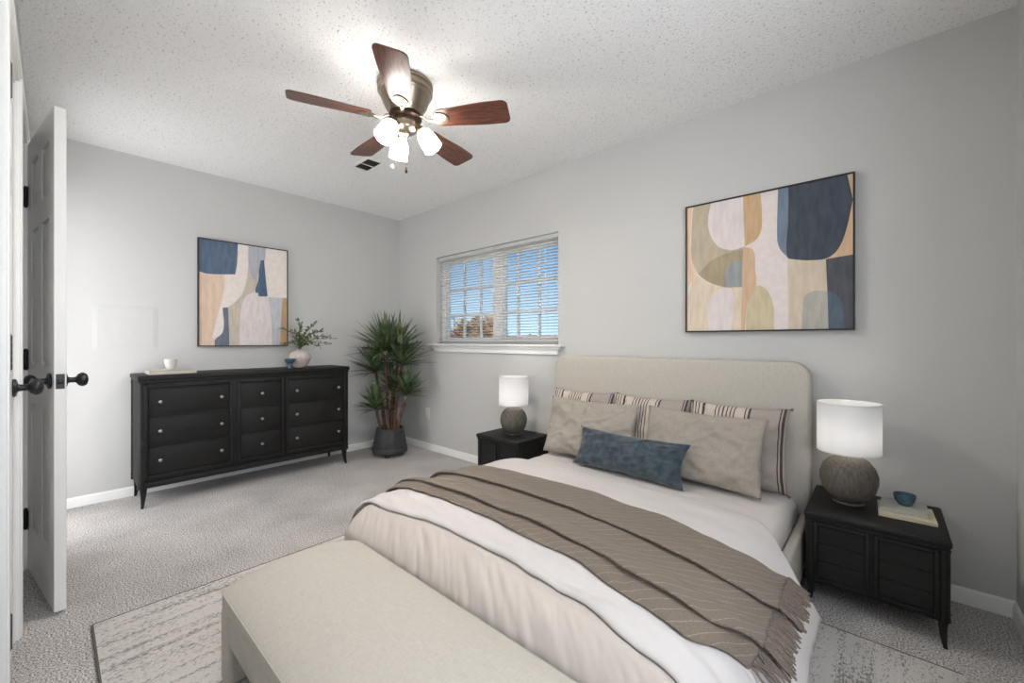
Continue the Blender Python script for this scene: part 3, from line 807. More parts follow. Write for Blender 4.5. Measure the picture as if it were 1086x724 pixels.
for (cx, cz, dx, dz) in ((-.240, -.203, -1, -.4), (.240, -.203, 1, -.5), (.240, .203, 1, .5)):
    bt = NB()
    for q in range(9):
        a = random.uniform(-.7, .7); L = random.uniform(.012, .019)
        d = Vector((dx, random.uniform(-.4, .4), dz+a)).normalized()
        tube(bt, [Vector((cx, 0, cz))-d*.004, Vector((cx, 0, cz))+d*L*.5, Vector((cx, 0, cz))+d*L+Vector((0, 0, -.003))], [.003, .0024, .0015], 5)
    tt = obj('corner_tassel', bt, M_fringe, None); tt.parent = o
tag(o, 'striped linen pillow at the left end of the row against the headboard', 'pillow', 'striped pillows against the headboard')
place_pillow(o, (2.478, -.176, ZM+.206), 9, 2)
for x, rz, lab, yw in ((2.945, .206, 'striped linen pillow in the middle of the row, partly seen between the two plain pillows', -1), (3.418, .206, 'striped linen pillow at the right end of the row, nearest the right-hand lamp', -2)):
    c = copy_tree(o); c['label'] = lab; place_pillow(c, (x, -.178, ZM+rz), 9, yw)
o = obj('linen_pillow', pillow_bm(.63, .375, .115, 4.0, .011, .05), M_pil, None, smooth=0); o.data.shade_smooth()
tag(o, 'left-hand plain beige linen pillow, in front of the leftmost striped pillow', 'pillow', 'plain linen pillows on the bed'); place_pillow(o, (2.605, -.296, ZM+.186), 17, 2, .5)
o = obj('linen_pillow', pillow_bm(.615, .375, .115, 9.0, .011, .05), M_pil, None, smooth=0); o.data.shade_smooth()
tag(o, 'right-hand plain beige linen pillow, in front of the striped pillow nearest the lamp', 'pillow', 'plain linen pillows on the bed'); place_pillow(o, (3.275, -.292, ZM+.186), 17, -3, .5)
o = obj('lumbar_cushion', pillow_bm(.680, .235, .105, 2.5, .008, .09), M_blue, None, smooth=0); o.data.shade_smooth()
tag(o, 'long dark blue velvet cushion in front of the plain linen pillows', 'cushion'); place_pillow(o, (2.925, -.415, ZM+.108), 24, -2, .3)

# ------------------------------------------------------------------ bench at the foot of the bed
QX0, QX1, QY0, QY1 = 2.412, 3.53, -2.215, -1.752
bench = thing('bench', 'cream upholstered bench with rounded seat and slab ends at the foot of the bed', 'bench', (2.97, -1.98, .012))
def corner_inset(y, r=.032):
    d = min(y-QY0, QY1-y)
    return r-math.sqrt(max(0, r*r-(r-d)**2)) if d < r else 0
def seat():
    bm = NB()
    W = QY1-QY0
    def top(u, v):
        a = 2*v-1; k = 1-abs(a)**2.3
        e = min(u, 1-u)*(QX1-QX0); r = .075
        t = max(0, 1-e/r); end = math.sqrt(max(0, 1-t*t)) if t > 0 else 1
        z = .300 + (.058*k**.85)*end
        ins = corner_inset(QY0+W*v)
        return Vector((QX0+ins+(QX1-QX0-2*ins)*u, QY0+W*v, z))
    nu, nv = 120, 48
    vs_ = [0, .004, .010, .018, .028, .040, .054]; vs_ = vs_ + [.07+.86*k/34 for k in range(35)] + [1-q for q in vs_[::-1]]; nv = len(vs_)-1
    us_ = [.067*(k/14)**1.8 for k in range(15)]; us_ = us_ + [.067+.866*k/40 for k in range(1, 40)] + [1-q for q in us_[::-1]]; nu = len(us_)-1
    T = grid(bm, lambda u, v: top(us_[round(u*nu)], vs_[round(v*nv)]), nu, nv)
    base = {}
    def lo(v):
        if v not in base: base[v] = bm.verts.new((v.co.x, v.co.y, .155 if False else .262))
        return base[v]
    ring = [T[i][0] for i in range(nu+1)] + [T[nu][j] for j in range(1, nv+1)] + [T[i][nv] for i in range(nu-1, -1, -1)] + [T[0][j] for j in range(nv-1, 0, -1)]
    for a, c in zip(ring, ring[1:]+ring[:1]): bm.faces.new((a, c, lo(c), lo(a)))
    bm.faces.new([lo(v) for v in ring])
    return bm
obj('seat', seat(), M_uphol, bench, smooth=50)
ap = NB()
box(ap, QX0+.075, QX1-.075, QY0+.001, QY0+.05, .165, .261, .006); obj('apron', ap, M_uphol, bench)
ap = NB(); box(ap, QX0+.075, QX1-.075, QY1-.05, QY1-.001, .165, .261, .006); obj('apron', ap, M_uphol, bench)
for x in (QX0, QX1-.074):
    ap = NB(); box(ap, x, x+.074, QY0, QY1, .012, .261, .022, 4); obj('slab_leg', ap, M_uphol, bench)
pp = NB(); rr = .032; loop = []
for cx, cy, a0 in ((QX1-rr, QY1-rr, 0), (QX0+rr, QY1-rr, 90), (QX0+rr, QY0+rr, 180), (QX1-rr, QY0+rr, 270)):
    loop += [(cx+rr*math.cos(math.radians(a0+15*k)), cy+rr*math.sin(math.radians(a0+15*k)), .300) for k in range(7)]
tube(pp, loop+[loop[0]], .0022, 6)
obj('piping', pp, M_uphol, bench)

# ------------------------------------------------------------------ rug
b = NB(); box(b, 1.738, 4.20, -2.472, -.575, 0.001, .0105, .003, 2)
rug = obj('rug', b, M_rug, None); rebase(rug, (2.97, -1.5, 0))
tag(rug, 'pale grey and ivory mottled striped rug under the bed and bench', 'rug')
b = NB()
for a in ((1.732, 1.741, -2.475, -.572), (1.741, 4.199, -2.478, -2.470), (1.741, 4.199, -.577, -.570)): box(b, a[0], a[1], a[2], a[3], .001, .0112, .003)
o = obj('binding', b, M_rugedge, rug); o['label'] = 'darker bound edge'

# ------------------------------------------------------------------ black case furniture
def saber_leg(bm, x, y, dx, dy, h, w=.032):
    """curved tapering leg from z=h down to the floor, kicking out along (dx, dy)"""
    n = 9; rings = []
    for k in range(n+1):
        t = k/n; z = h*(1-t); off = .022*t**2.2; s = w*(1-.62*t)
        cx, cy = x+dx*(off-.004), y+dy*(off-.004)
        rings.append([bm.verts.new((cx+a*s/2, cy+c*s/2, z)) for a, c in ((-1, -1), (1, -1), (1, 1), (-1, 1))])
    for a, c in zip(rings, rings[1:]):
        for k in range(4): bm.faces.new((a[k], a[(k+1) % 4], c[(k+1) % 4], c[k]))
    bm.faces.new(rings[0][::-1]); bm.faces.new(rings[-1])
    bmesh.ops.bevel(bm, geom=bm.edges[:], offset=.002, segments=1, affect='EDGES')
    return bm
def frame_ring(bm, u0, u1, z0, z1, w, mk):
    """four mitred-looking moulding strips; mk(u0,u1,z0,z1) adds one box"""
    mk(u0, u0+w, z0, z1); mk(u1-w, u1, z0, z1); mk(u0+w, u1-w, z1-w, z1); mk(u0+w, u1-w, z0, z0+w)

# dresser against the left wall: front faces +x
DY0, DY1, DXF = -2.205, -.770, .385
dr = thing('dresser', 'wide black dresser with nine drawers and silver knobs on curved legs', 'dresser', (.20, -1.4875, 0))
b = NB(); box(b, .018, DXF-.012, DY0+.008, DY1-.008, .125, .842, .006)
for y in (DY0+.026, DY1-.026):                                # rounded corner stiles
    for x in (.035, DXF-.028): tube(b, [(x, y, .126), (x, y, .841)], .026, 14)
    for x in (.035, DXF-.028):
        for z in (.135, .165, .815): tube(b, [(x, y, z-.003), (x, y, z+.003)], .0285, 14)
box(b, .020, DXF-.004, DY0+.012, DY1-.012, .128, .165, .006)
obj('carcass', b, M_wood, dr)
b = NB(); box(b, .014, DXF+.006, DY0-.004, DY1+.004, .842, .876, .009, 3); box(b, .02, DXF-.002, DY0+.004, DY1-.004, .826, .8425, .003); obj('top', b, M_wood, dr)
COLS = ((-2.163, -1.683), (-1.631, -1.325), (-1.293, -.808))
xf = DXF-.012
for y0, y1 in COLS:
    b = NB(); frame_ring(b, y0-.012, y1+.012, .188, .812, .022, lambda a, c, z0, z1: box(b, xf-.001, xf+.012, a, c, z0, z1, .0045, 2))
    obj('moulding', b, M_wood, dr)
    zz = (.208, .4005, .5995, .793); wide = y1-y0 > .4
    for z0, z1 in zip(zz, zz[1:]):
        b = NB(); box(b, xf-.006, xf+.004, y0+.011, y1-.011, z0+.005, z1-.005, .003, 2); box(b, xf+.003, xf+.006, y0+.011, y1-.011, z1-.012, z1-.0055, .002)
        d = obj('drawer', b, M_wood, dr)
        ys = (y0+.072, y1-.062) if wide else ((y0+y1)/2,)
        for y in ys:
            k = NB(); lathe(k, [(0, 0), (.006, 0), (.0045, .004), (.005, .009), (.0105, .013), (.012, .018), (.009, .023), (0, .025)], (xf+.0042, y, (z0+z1)/2), 18, (1, 0, 0))
            obj('knob', k, M_knob, d)
for x, dx in ((.036, -1), (DXF-.03, 1)):
    for y, dy in ((DY0+.03, -1), (DY1-.03, 1)):
        obj('leg', saber_leg(NB(), x if dx > 0 else x-.0, y, dx*(1 if dx > 0 else .4), dy*.35, .1275, .036), M_wood, dr)

# nightstands against the window wall: front faces -y
def nightstand(x0, x1, yf, label):
    r = thing('nightstand', label, 'nightstand', ((x0+x1)/2, (yf-.02)/2, 0), group='black nightstands beside the bed')
    yb = -.020; zb, zt = .092, .360
    b = NB(); box(b, x0+.008, x1-.008, yf+.010, yb, zb, zt, .005)
    for x in (x0+.020, x1-.020):
        for y in (yf+.022, yb-.014): 
            tube(b, [(x, y, zb+.001), (x, y, zt-.001)], .019, 14)
            for z in (zb+.008, zb+.03, zt-.012): tube(b, [(x, y, z-.0025), (x, y, z+.0025)], .021, 14)
    obj('carcass', b, M_wood, r)
    b = NB(); box(b, x0-.002, x1+.002, yf-.005, yb+.002, .364, .389, .007, 3); box(b, x0+.003, x1-.003, yf+.001, yb, .352, .3645, .003); obj('top', b, M_wood, r)
    mid = (x0+x1)/2; yy = yf+.010
    for u0, u1 in ((x0+.030, mid-.006), (mid+.006, x1-.030)):
        b = NB(); frame_ring(b, u0, u1, zb+.014, zt-.012, .014, lambda a, c, z0, z1: box(b, a, c, yy-.010, yy+.001, z0, z1, .0035, 2))
        z0, z1 = zb+.028, zt-.026; h = (z1-z0)/3
        for k in range(3): box(b, u0+.0145, u1-.0145, yy-.0035, yy+.004, z0+k*h+.0012, z0+(k+1)*h-.0012, .0015, 1)
        obj('door', b, M_wood, r)
    for x, dx in ((x0+.020, -1), (x1-.020, 1)):
        for y, dy in ((yf+.022, -1), (yb-.016, .3)):
            obj('leg', saber_leg(NB(), x, y, dx*.3, dy*.6, zb+.002, .028), M_wood, r)
    return r
nightstand(3.752, 4.182, -.440, 'black nightstand right of the bed, with books and a teal bowl on it')
nightstand(1.648, 2.085, -.372, 'black nightstand left of the bed, under the window, holding only a lamp')

# ------------------------------------------------------------------ table lamps
def lamp(x, y, label):
    r = thing('table_lamp', label, 'lamp', (x, y, .3895), group='stoneware table lamps')
    L = (x, y, .3895)
    b = NB(); lathe(b, [(0, .006), (.045, .006), (.070, .022), (.093, .055), (.1035, .095), (.1035, .125), (.093, .160), (.072, .187), (.045, .203), (.028, .207), (.026, .214), (0, .214)], L, 48)
    obj('base', b, M_lampbase, r)
    b = NB(); lathe(b, [(0, 0), (.056, 0), (.058, .004), (.056, .010), (.046, .012), (0, .012)], L, 40); o = obj('foot_ring', b, M_lampbase, r)
    b = NB(); tube(b, [(x, y, .3895+.213), (x, y, .3895+.255)], .008, 12); lathe(b, [(0, .212), (.016, .212), (.016, .222), (.012, .226), (0, .226)], L, 20)
    obj('neck', b, M_darkmetal, r)
    z0, z1, R = .226, .440, .1135
    b = NB(); lathe(b, [(R, z0), (R, z1), (R-.0025, z1), (R-.0025, z0), (R, z0)], L, 56)
    s = obj('lamp_shade', b, M_shade, r)
    b = NB()
    for z, nm in ((z0+.002, 'lower_ring'), (z1-.002, 'upper_ring')):
        b = NB(); lathe(b, [(R-.0035, z-.003), (R+.0008, z-.003), (R+.0008, z+.003), (R-.0035, z+.003), (R-.0035, z-.003)], L, 56); obj(nm, b, M_plastic, s)
    b = NB()
    lathe(b, [(.010, z0+.019), (.010, z0+.022), (.007, z0+.022), (.007, z0+.019), (.010, z0+.019)], L, 20)
    for k in range(3):
        a = 2*PI*k/3; tube(b, [(x+.006*math.cos(a), y+.006*math.sin(a), .3895+z0+.02), (x+(R-.003)*math.cos(a), y+(R-.003)*math.sin(a), .3895+z0+.004)], .0012, 6)
    obj('shade_spider', b, M_plastic, s)
    b = NB(); lathe(b, [(0, .252), (.012, .252), (.014, .275), (.026, .300), (.026, .318), (.016, .334), (0, .338)], L, 20)
    obj('bulb', b, M_bulb, r)
    return r
M_bulb = mat('lit_bulb', (255, 244, 230), .4, emit=((255, 246, 236), 9.0))
lamp(3.884, -.205, 'table lamp with round stoneware base on the right-hand nightstand, beside the books')
lamp(1.872, -.190, 'table lamp with round stoneware base on the left-hand nightstand, under the window')

# ------------------------------------------------------------------ small things
def book(name, x, y, z, w, d, t, rz, cov, label, cat='book', group=None):
    r = thing(name, label, cat, (x, y, z), group=group); r.rotation_euler = (0, 0, rz)
    b = NB(); c = .0022
    box(b, -w/2, w/2, -d/2, d/2, 0, c, .0008, 1); box(b, -w/2, w/2, -d/2, d/2, t-c, t, .0008, 1); box(b, -w/2, w/2, -d/2, -d/2+c, 0, t, .0008, 1)
    obj('cover', b, cov, r, world=False)
    b = NB(); box(b, -w/2+.003, w/2-.003, -d/2+c, d/2-.003, c, t-c); obj('pages', b, M_paper, r, world=False, smooth=0)
    return r
g = 'books on the right nightstand'
book('book', 4.068, -.212, .3895, .172, .185, .012, math.radians(2), M_bookcream, 'larger cream book at the bottom of the stack under the teal bowl', group=g)
book('book', 4.062, -.200, .4019, .142, .135, .017, math.radians(-1), M_bookgrey, 'smaller pale grey book between the cream book and the teal bowl', group=g)
def bowl_bm(c, R, h):
    return lathe(NB(), [(0, 0), (R*.45, 0), (R*.62, h*.10), (R*.90, h*.45), (R, h*.85), (R, h), (R*.95, h), (R*.92, h*.80), (R*.78, h*.42), (R*.5, h*.16), (0, h*.12)], c, 40)
o = obj('bowl', bowl_bm((4.066, -.188, .4193), .036, .045), M_teal, None); rebase(o, (4.066, -.188, .4193))
tag(o, 'small round teal ceramic bowl on top of the books', 'bowl')
book('book', .232, -2.012, .8765, .21, .262, .027, 0, M_bookcov, 'pale stone-coloured book lying under the white cup on the dresser')
o = obj('cup', lathe(NB(), [(0, 0), (.020, 0), (.022, .004), (.030, .020), (.036, .045), (.0375, .072), (.0345, .072), (.032, .045), (.025, .018), (0, .012)], (.215, -2.012, .904), 36), M_ceram, None)
rebase(o, (.215, -2.012, .904)); tag(o, 'small white ceramic cup standing on the book on the dresser', 'cup')
o = obj('footed_bowl', lathe(NB(), [(0, 0), (.019, 0), (.019, .022), (.017, .036), (.028, .046), (.040, .062), (.042, .080), (.039, .080), (.034, .064), (.016, .050), (0, .048)], (.275, -1.235, .8765), 36), M_teal, None)
rebase(o, (.275, -1.235, .8765)); tag(o, 'small teal footed bowl left of the vase on the dresser', 'bowl')

vase = thing('vase', 'round blush vase with loose olive branches on the right end of the dresser', 'vase', (.205, -1.128, .8765))
VC = (.205, -1.128, .8765)
b = lathe(NB(), [(0, 0), (.040, 0), (.048, .006), (.072, .040), (.086, .080), (.084, .108), (.066, .132), (.040, .143), (.030, .148), (.031, .153), (.026, .153), (.024, .146), (0, .120)], VC, 44)
obj('body', b, M_vase, vase)
def leaf_oval(bm, p, d, n, L, W):
    d = d.normalized(); s = d.cross(n).normalized(); nn = s.cross(d)
    pts = [(0, 0, 0), (.3, .42, .04), (.65, .40, .03), (1, 0, -.06), (.65, -.40, .03), (.3, -.42, .04)]
    mid = [(0, 0, 0), (.45, 0, -.02), (1, 0, -.06)]
    V = [bm.verts.new(p + d*(L*a) + s*(W*c) + nn*(L*e)) for a, c, e in pts]
    m = bm.verts.new(p + d*(L*.48) - nn*(L*.03))
    for k in range(6): bm.faces.new((V[k], V[(k+1) % 6], m))
rnd = random.Random(11); bt, bl = NB(), NB()
Rv = Vector((.742, .670, 0)); Fv = Vector((-.670, .742, 0))
TW = [(-.02, .255, .02), (.06, .20, .05), (.13, .235, -.02), (.20, .125, .03), (.235, .06, -.04), (-.07, .16, .02), (-.13, .19, -.03), (.03, .15, -.08),
      (.12, .16, .07), (.17, .03, -.05), (-.12, .055, -.03), (.09, .10, -.10), (-.03, .12, .09), (.16, .17, .0), (.25, .10, .0), (.02, .22, -.03)]
for (r, u, f) in TW:
    p0 = Vector(VC)+Vector((0, 0, .145)); r *= 1.15; e = Vector(VC)+Rv*r+Fv*f+Vector((0, 0, .15+u))
    mid = p0.lerp(e, .5)+Vector((0, 0, .045))+Rv*(-r*.12)
    sp = spline([p0-Vector((0, 0, .06))*1, p0+Vector((r*.05, 0, .02)), mid, e], 8)
    pts = [sp(k/12) for k in range(13)]
    tube(bt, pts, [.0022-.0013*k/12 for k in range(13)], 5)
    for k in range(4, 13):
        for q in range(4):
            d = (pts[k]-pts[k-1]).normalized()*.6 + Vector((rnd.uniform(-1, 1), rnd.uniform(-1, 1), rnd.uniform(-.5, .9)))
            leaf_oval(bl, pts[k]+Vector((rnd.uniform(-.006, .006),)*3), d, Vector((rnd.uniform(-.5, .5), rnd.uniform(-.5, .5), 1)), rnd.uniform(.026, .042), rnd.uniform(.012, .018))
obj('branches', bt, M_twig, vase); obj('leaves', bl, M_olive, vase)

# ------------------------------------------------------------------ potted yucca in the corner
PX, PY = .42, -.375
pl = thing('potted_yucca', 'tall potted yucca with several leafy canes in a charcoal planter in the corner', 'plant', (PX, PY, 0))
b = lathe(NB(), [(0, .030), (.150, .030), (.166, .040), (.168, .060), (.162, .085), (.157, .089), (.158, .094), (.128, .262), (.122, .268), (.115, .262), (.115, .23), (0, .23)], (PX, PY, 0), 48)
pot = obj('planter', b, M_pot, pl)
for k in range(4):
    a = PI/4+PI/2*k; q = NB(); lathe(q, [(0, 0), (.020, 0), (.022, .004), (.022, .032), (0, .032)], (PX+.11*math.cos(a), PY+.11*math.sin(a), 0), 14); obj('caster', q, M_pot, pot)
b = NB(); grid(b, lambda u, v: Vector((PX+.1145*u*math.cos(2*PI*v), PY+.1145*u*math.sin(2*PI*v), .246+.010*N3(u*6*math.cos(2*PI*v), u*6*math.sin(2*PI*v), 1))), 10, 36)
obj('soil', b, M_soil, pl)
rnd = random.Random(21)
DPP = 4.04/440
def pt(px, py, f=0.0):
    return Vector((PX, PY, 1.102)) + Rv*((px-414.5)*DPP) + Fv*f + Vector((0, 0, (362-py)*DPP))
CROWNS = [((413, 456), (410, 374), 0.00, .44, 88, 1.0), ((408, 457), (397, 396), .06, .36, 56, .95), ((420, 456), (428, 388), -.03, .37, 66, 1.0),
          ((423, 457), (434, 419), -.05, .29, 56, .9), ((406, 458), (402, 434), -.06, .28, 46, .9), ((415, 456), (415, 416), .07, .30, 44, .9), ((417, 456), (421, 372), .09, .40, 50, 1.0)]
for (a, c, f, L, n, fl) in CROWNS:
    p0 = pt(a[0], a[1]+2, f*.4); p1 = pt(c[0], c[1], f)
    b = NB(); sp = spline([p0, p0.lerp(p1, .35)+Rv*((c[0]-a[0])*-.0016), p0.lerp(p1, .7)+Rv*((c[0]-a[0])*-.0009), p1+Vector((0, 0, .03))], 8)
    tube(b, [sp(k/14) for k in range(15)], [.017-.005*k/14+.0015*math.sin(k*2.1) for k in range(15)], 10)
    cane = obj('cane', b, M_cane, pl)
    b = NB(); ax = (p1-p0).normalized()
    for k in range(n):
        az = k*2.39996+rnd.uniform(-.2, .2); el = math.radians(88-92*((k+.5)/n)**.80 + rnd.uniform(-7, 7))
        d = Vector((math.cos(az)*math.cos(el), math.sin(az)*math.cos(el), math.sin(el)))
        d = (d + ax*.12).normalized()
        ll = L*rnd.uniform(.72, 1.06)*(.86+.14*math.cos(el)); W = rnd.uniform(.017, .023)
        base = p1+Vector((0, 0, .05*(1-k/n)))+d*.008
        s = d.cross(Vector((0, 0, 1)));  s = s.normalized() if s.length > .05 else Vector((1, 0, 0))
        sag = rnd.uniform(.05, .20)*math.cos(el); rows = []
        for q in range(8):
            t = q/7; w = W*(.55+1.6*t-2.15*t*t) if t < .5 else W*(.55+.8-.5375)*(1-t)/.5*1.02
            w = W*(1-t**2.2)*(.6+.8*min(1, t*2.2))*.75
            p = base + d*(ll*t) + Vector((0, 0, -sag*ll*t*t*1.2))
            nn = s.cross(d).normalized()
            rows.append((bm_v := [b.verts.new(p-s*w+nn*w*.35), b.verts.new(p), b.verts.new(p+s*w+nn*w*.35)]))
        # keep the leaf inside the room's corner
        for row in rows:
            for v in row:
                v.co.x = max(v.co.x, .012+.02*rnd.random()); v.co.y = min(v.co.y, -.012-.02*rnd.random())
        for r0, r1 in zip(rows, rows[1:]):
            for q in range(2): b.faces.new((r0[q], r0[q+1], r1[q+1], r1[q]))
    obj('leaf_crown', b, M_leaf, cane, smooth=60)

# ------------------------------------------------------------------ wall things
def art(name, org, ud, W, Hh, nrm, shapes, base, label):
    """framed abstract canvas; org = lower left corner of the frame on the wall, ud = direction of its width, nrm = out of the wall"""
    org, ud, nrm = Vector(org), Vector(ud), Vector(nrm); up = Vector((0, 0, 1))
    r = thing(name, label, 'painting', org+ud*W/2)
    def bx(bm, u0, u1, z0, z1, d0, d1):
        vs = [bm.verts.new(org+ud*u+up*z+nrm*d) for u in (u0, u1) for z in (z0, z1) for d in (d0, d1)]
        for f in ((0, 1, 3, 2), (4, 6, 7, 5), (0, 4, 5, 1), (2, 3, 7, 6), (0, 2, 6, 4), (1, 5, 7, 3)): bm.faces.new([vs[i] for i in f])
    b = NB(); t = .0075
    bx(b, 0, t, 0, Hh, .002, .034); bx(b, W-t, W, 0, Hh, .002, .034); bx(b, t, W-t, 0, t, .002, .034); bx(b, t, W-t, Hh-t, Hh, .002, .034)
    obj('frame', b, M_frame, r, smooth=0)
    b = NB(); mats = [mat('canvas_ground', base, .85, col2=tuple(min(255, c+8) for c in base), scale=(30, 30, 30))]
    bx(b, t, W-t, t, Hh-t, .003, .026)
    w, h = W-2*t, Hh-2*t
    for k, (c, pts) in enumerate(shapes):
        lo = tuple(max(0, q-7) for q in c); hi = tuple(min(255, q+7) for q in c)
        mats.append(mat('paint', lo, .8, col2=hi, scale=(38, 38, 9), detail=4))
        P = []; n = len(pts); edge = lambda p: p[0] in (0, 1) or p[1] in (0, 1)
        def tang(i):              # smooth through the inner points, corners where a shape meets the canvas edge or turns sharply
            a, p, d = (Vector(pts[j % n]) for j in (i-1, i, i+1))
            if edge(pts[i % n]) or (p-a).length < 1e-6 or (d-p).length < 1e-6 or (p-a).angle(d-p) > 1.25: return None
            return (d-a)*.5
        for i in range(n):
            p, d = Vector(pts[i]), Vector(pts[(i+1) % n]); L_ = (d-p).length
            t0, t1 = tang(i), tang(i+1)
            t0 = (d-p) if t0 is None else t0.normalized()*L_; t1 = (d-p) if t1 is None else t1.normalized()*L_
            for q in range(8):
                s = q/8; r_ = p*(2*s**3-3*s*s+1) + t0*(s**3-2*s*s+s) + d*(-2*s**3+3*s*s) + t1*(s**3-s*s)
                P.append((min(1, max(0, r_.x)), min(1, max(0, r_.y))))
        f = b.faces.new([b.verts.new(org+ud*(t+u*w)+up*(t+v*h)+nrm*(.0262+.00018*(k+1))) for u, v in P])
        f.material_index = k+1
    me = bpy.data.meshes.new('canvas')
    # keep winding as drawn; only fix normals of the block itself is unnecessary for two-sided paint
    b.to_mesh(me); b.free(); o = bpy.data.objects.new('canvas', me); COL.objects.link(o)
    for m_ in mats: me.materials.append(m_)
    o.parent = r; me.transform(Matrix.Translation(-r.location))
    return r
art('abstract_painting', (3.115, 0, 1.157), (1, 0, 0), .784, .750, (0, -1, 0), RA, (222, 211, 207), 'wide abstract canvas in cream, tan and navy above the bed in a thin black frame')
art('abstract_painting', (0, -1.818, 1.063), (0, 1, 0), .654, .853, (1, 0, 0), LA, (222, 213, 206), 'tall abstract canvas in cream, peach and blue above the dresser in a thin black frame')

o = thing('wall_outlet', 'white wall outlet low on the window wall beside the yucca', 'outlet', (.517, 0, .365))
b = NB(); box(b, .481, .553, -.006, -.0005, .307, .425, .0025, 2); obj('cover_plate', b, M_plastic, o)
for z in (.346, .386):
    b = NB(); lathe(b, [(0, 0), (.0155, 0), (.0155, .0012), (0, .0012)], (.517, -.0058, z), 24, (0, -1, 0)); rc = obj('receptacle', b, M_trim, o)
    for dx in (-.006, .006):
        b = NB(); box(b, .517+dx-.0012, .517+dx+.0012, -.0075, -.0068, z-.001, z+.009); obj('slot', b, M_dark, rc, smooth=0)

vt = thing('ceiling_vent', 'small white louvred air vent on the ceiling behind the fan', 'vent', (1.10, -.98, 2.44))
b = NB(); x0, x1, y0, y1 = .975, 1.225, -1.055, -.905; w = .022
for a in ((x0, x1, y0, y0+w), (x0, x1, y1-w, y1), (x0, x0+w, y0+w, y1-w), (x1-w, x1, y0+w, y1-w)): box(b, a[0], a[1], a[2], a[3], 2.431, 2.4398, .003)
obj('frame', b, M_trim, vt)
b = NB(); box(b, x0+w, x1-w, y0+w, y1-w, 2.4375, 2.4398); obj('duct_opening', b, M_dark, vt, smooth=0)
b = NB()
for k in range(7):
    y = y0+w+.006+k*(y1-y0-2*w-.012)/6
    vs = [b.verts.new(p) for p in ((x0+w, y-.0025, 2.4335), (x1-w, y-.0025, 2.4335), (x1-w, y+.002, 2.4372), (x0+w, y+.002, 2.4372))]; b.faces.new(vs)
box(b, (x0+x1)/2-.004, (x0+x1)/2+.004, y0+w, y1-w, 2.431, 2.434)
obj('louvres', b, M_trim, vt, smooth=0)

# ------------------------------------------------------------------ window blinds
def blind(x0, x1, label, wand):
    r = thing('window_blind', label, 'blind', ((x0+x1)/2, .04, WZ1), group='white mini blinds in the window')
    b = NB(); box(b, x0, x1, .022, .058, WZ1-.034, WZ1-.002, .003); obj('headrail', b, M_slat, r)
    zb = WZ0+.028
    b = NB(); box(b, x0+.004, x1-.004, .028, .053, zb-.006, zb+.008, .004); obj('bottom_rail', b, M_slat, r)
    b = NB(); n = 33; zt = WZ1-.046
    for k in range(n):
        z = zb+.020+(zt-zb-.020)*k/(n-1); tl = math.radians(9)
        for q in range(4):
            a0, a1 = -1+q*.5, -1+(q+1)*.5
            def S(a): return (.0405 + a*.0122*math.cos(tl), z + .0016*(1-a*a) - a*.0122*math.sin(tl))
            p, s = S(a0), S(a1)
            b.faces.new([b.verts.new(v) for v in ((x0+.004, p[0], p[1]), (x1-.004, p[0], p[1]), (x1-.004, s[0], s[1]), (x0+.004, s[0], s[1]))])
    bmesh.ops.remove_doubles(b, verts=b.verts[:], dist=1e-6)
    o = obj('slats', b, M_slat, r, smooth=0); o.data.shade_smooth()
    sd = o.modifiers.new('thickness', 'SOLIDIFY'); sd.thickness = .0009
    b = NB()
    for x in (x0+.09, (x0+x1)/2, x1-.09):
        for y in (.0275, .0535): tube(b, [(x, y, zb), (x, y, WZ1-.03)], .0007, 4)
    obj('ladder_cords', b, M_slat, r)
    if wand:
        b = NB(); tube(b, [(wand, .018, WZ1-.03), (wand, .016, WZ1-.06), (wand+.004, .014, WZ1-.62)], .003, 6); obj('tilt_wand', b, M_plastic, r)
blind(WX0+.008, 1.438, 'white mini blind covering the left half of the window, next to the yucca', None)
blind(1.452, WX1-.006, 'white mini blind covering the right half of the window, nearest the bed', 2.02)

# ------------------------------------------------------------------ ceiling fan
FX, FYY = 2.15, -1.345
fan = thing('ceiling_fan', 'brushed nickel ceiling fan with five cherry wood blades and three lit glass shades', 'ceiling fan', (FX, FYY, 2.44))
C0 = (FX, FYY, 2.44)
b = lathe(NB(), [(0, 0), (.138, 0), (.141, -.006), (.141, -.018), (.134, -.024), (.134, -.034), (.139, -.040), (.139, -.050), (.131, -.056), (.127, -.064), (.127, -.070), (.124, -.074), (.112, -.105), (.098, -.135), (.086, -.152), (.082, -.160), (0, -.160)], C0, 64)
obj('motor_housing', b, M_nickel, fan)
b = lathe(NB(), [(0, -.160), (.060, -.160), (.066, -.163), (.084, -.166), (.084, -.180), (.072, -.186), (0, -.186)], C0, 48); obj('flywheel', b, M_darkmetal, fan)
b = lathe(NB(), [(0, -.185), (.056, -.185), (.060, -.190), (.060, -.232), (.056, -.242), (.040, -.254), (.018, -.262), (.014, -.272), (.008, -.278), (0, -.279)], C0, 48); obj('light_kit', b, M_nickel, fan)
ZB = -.195
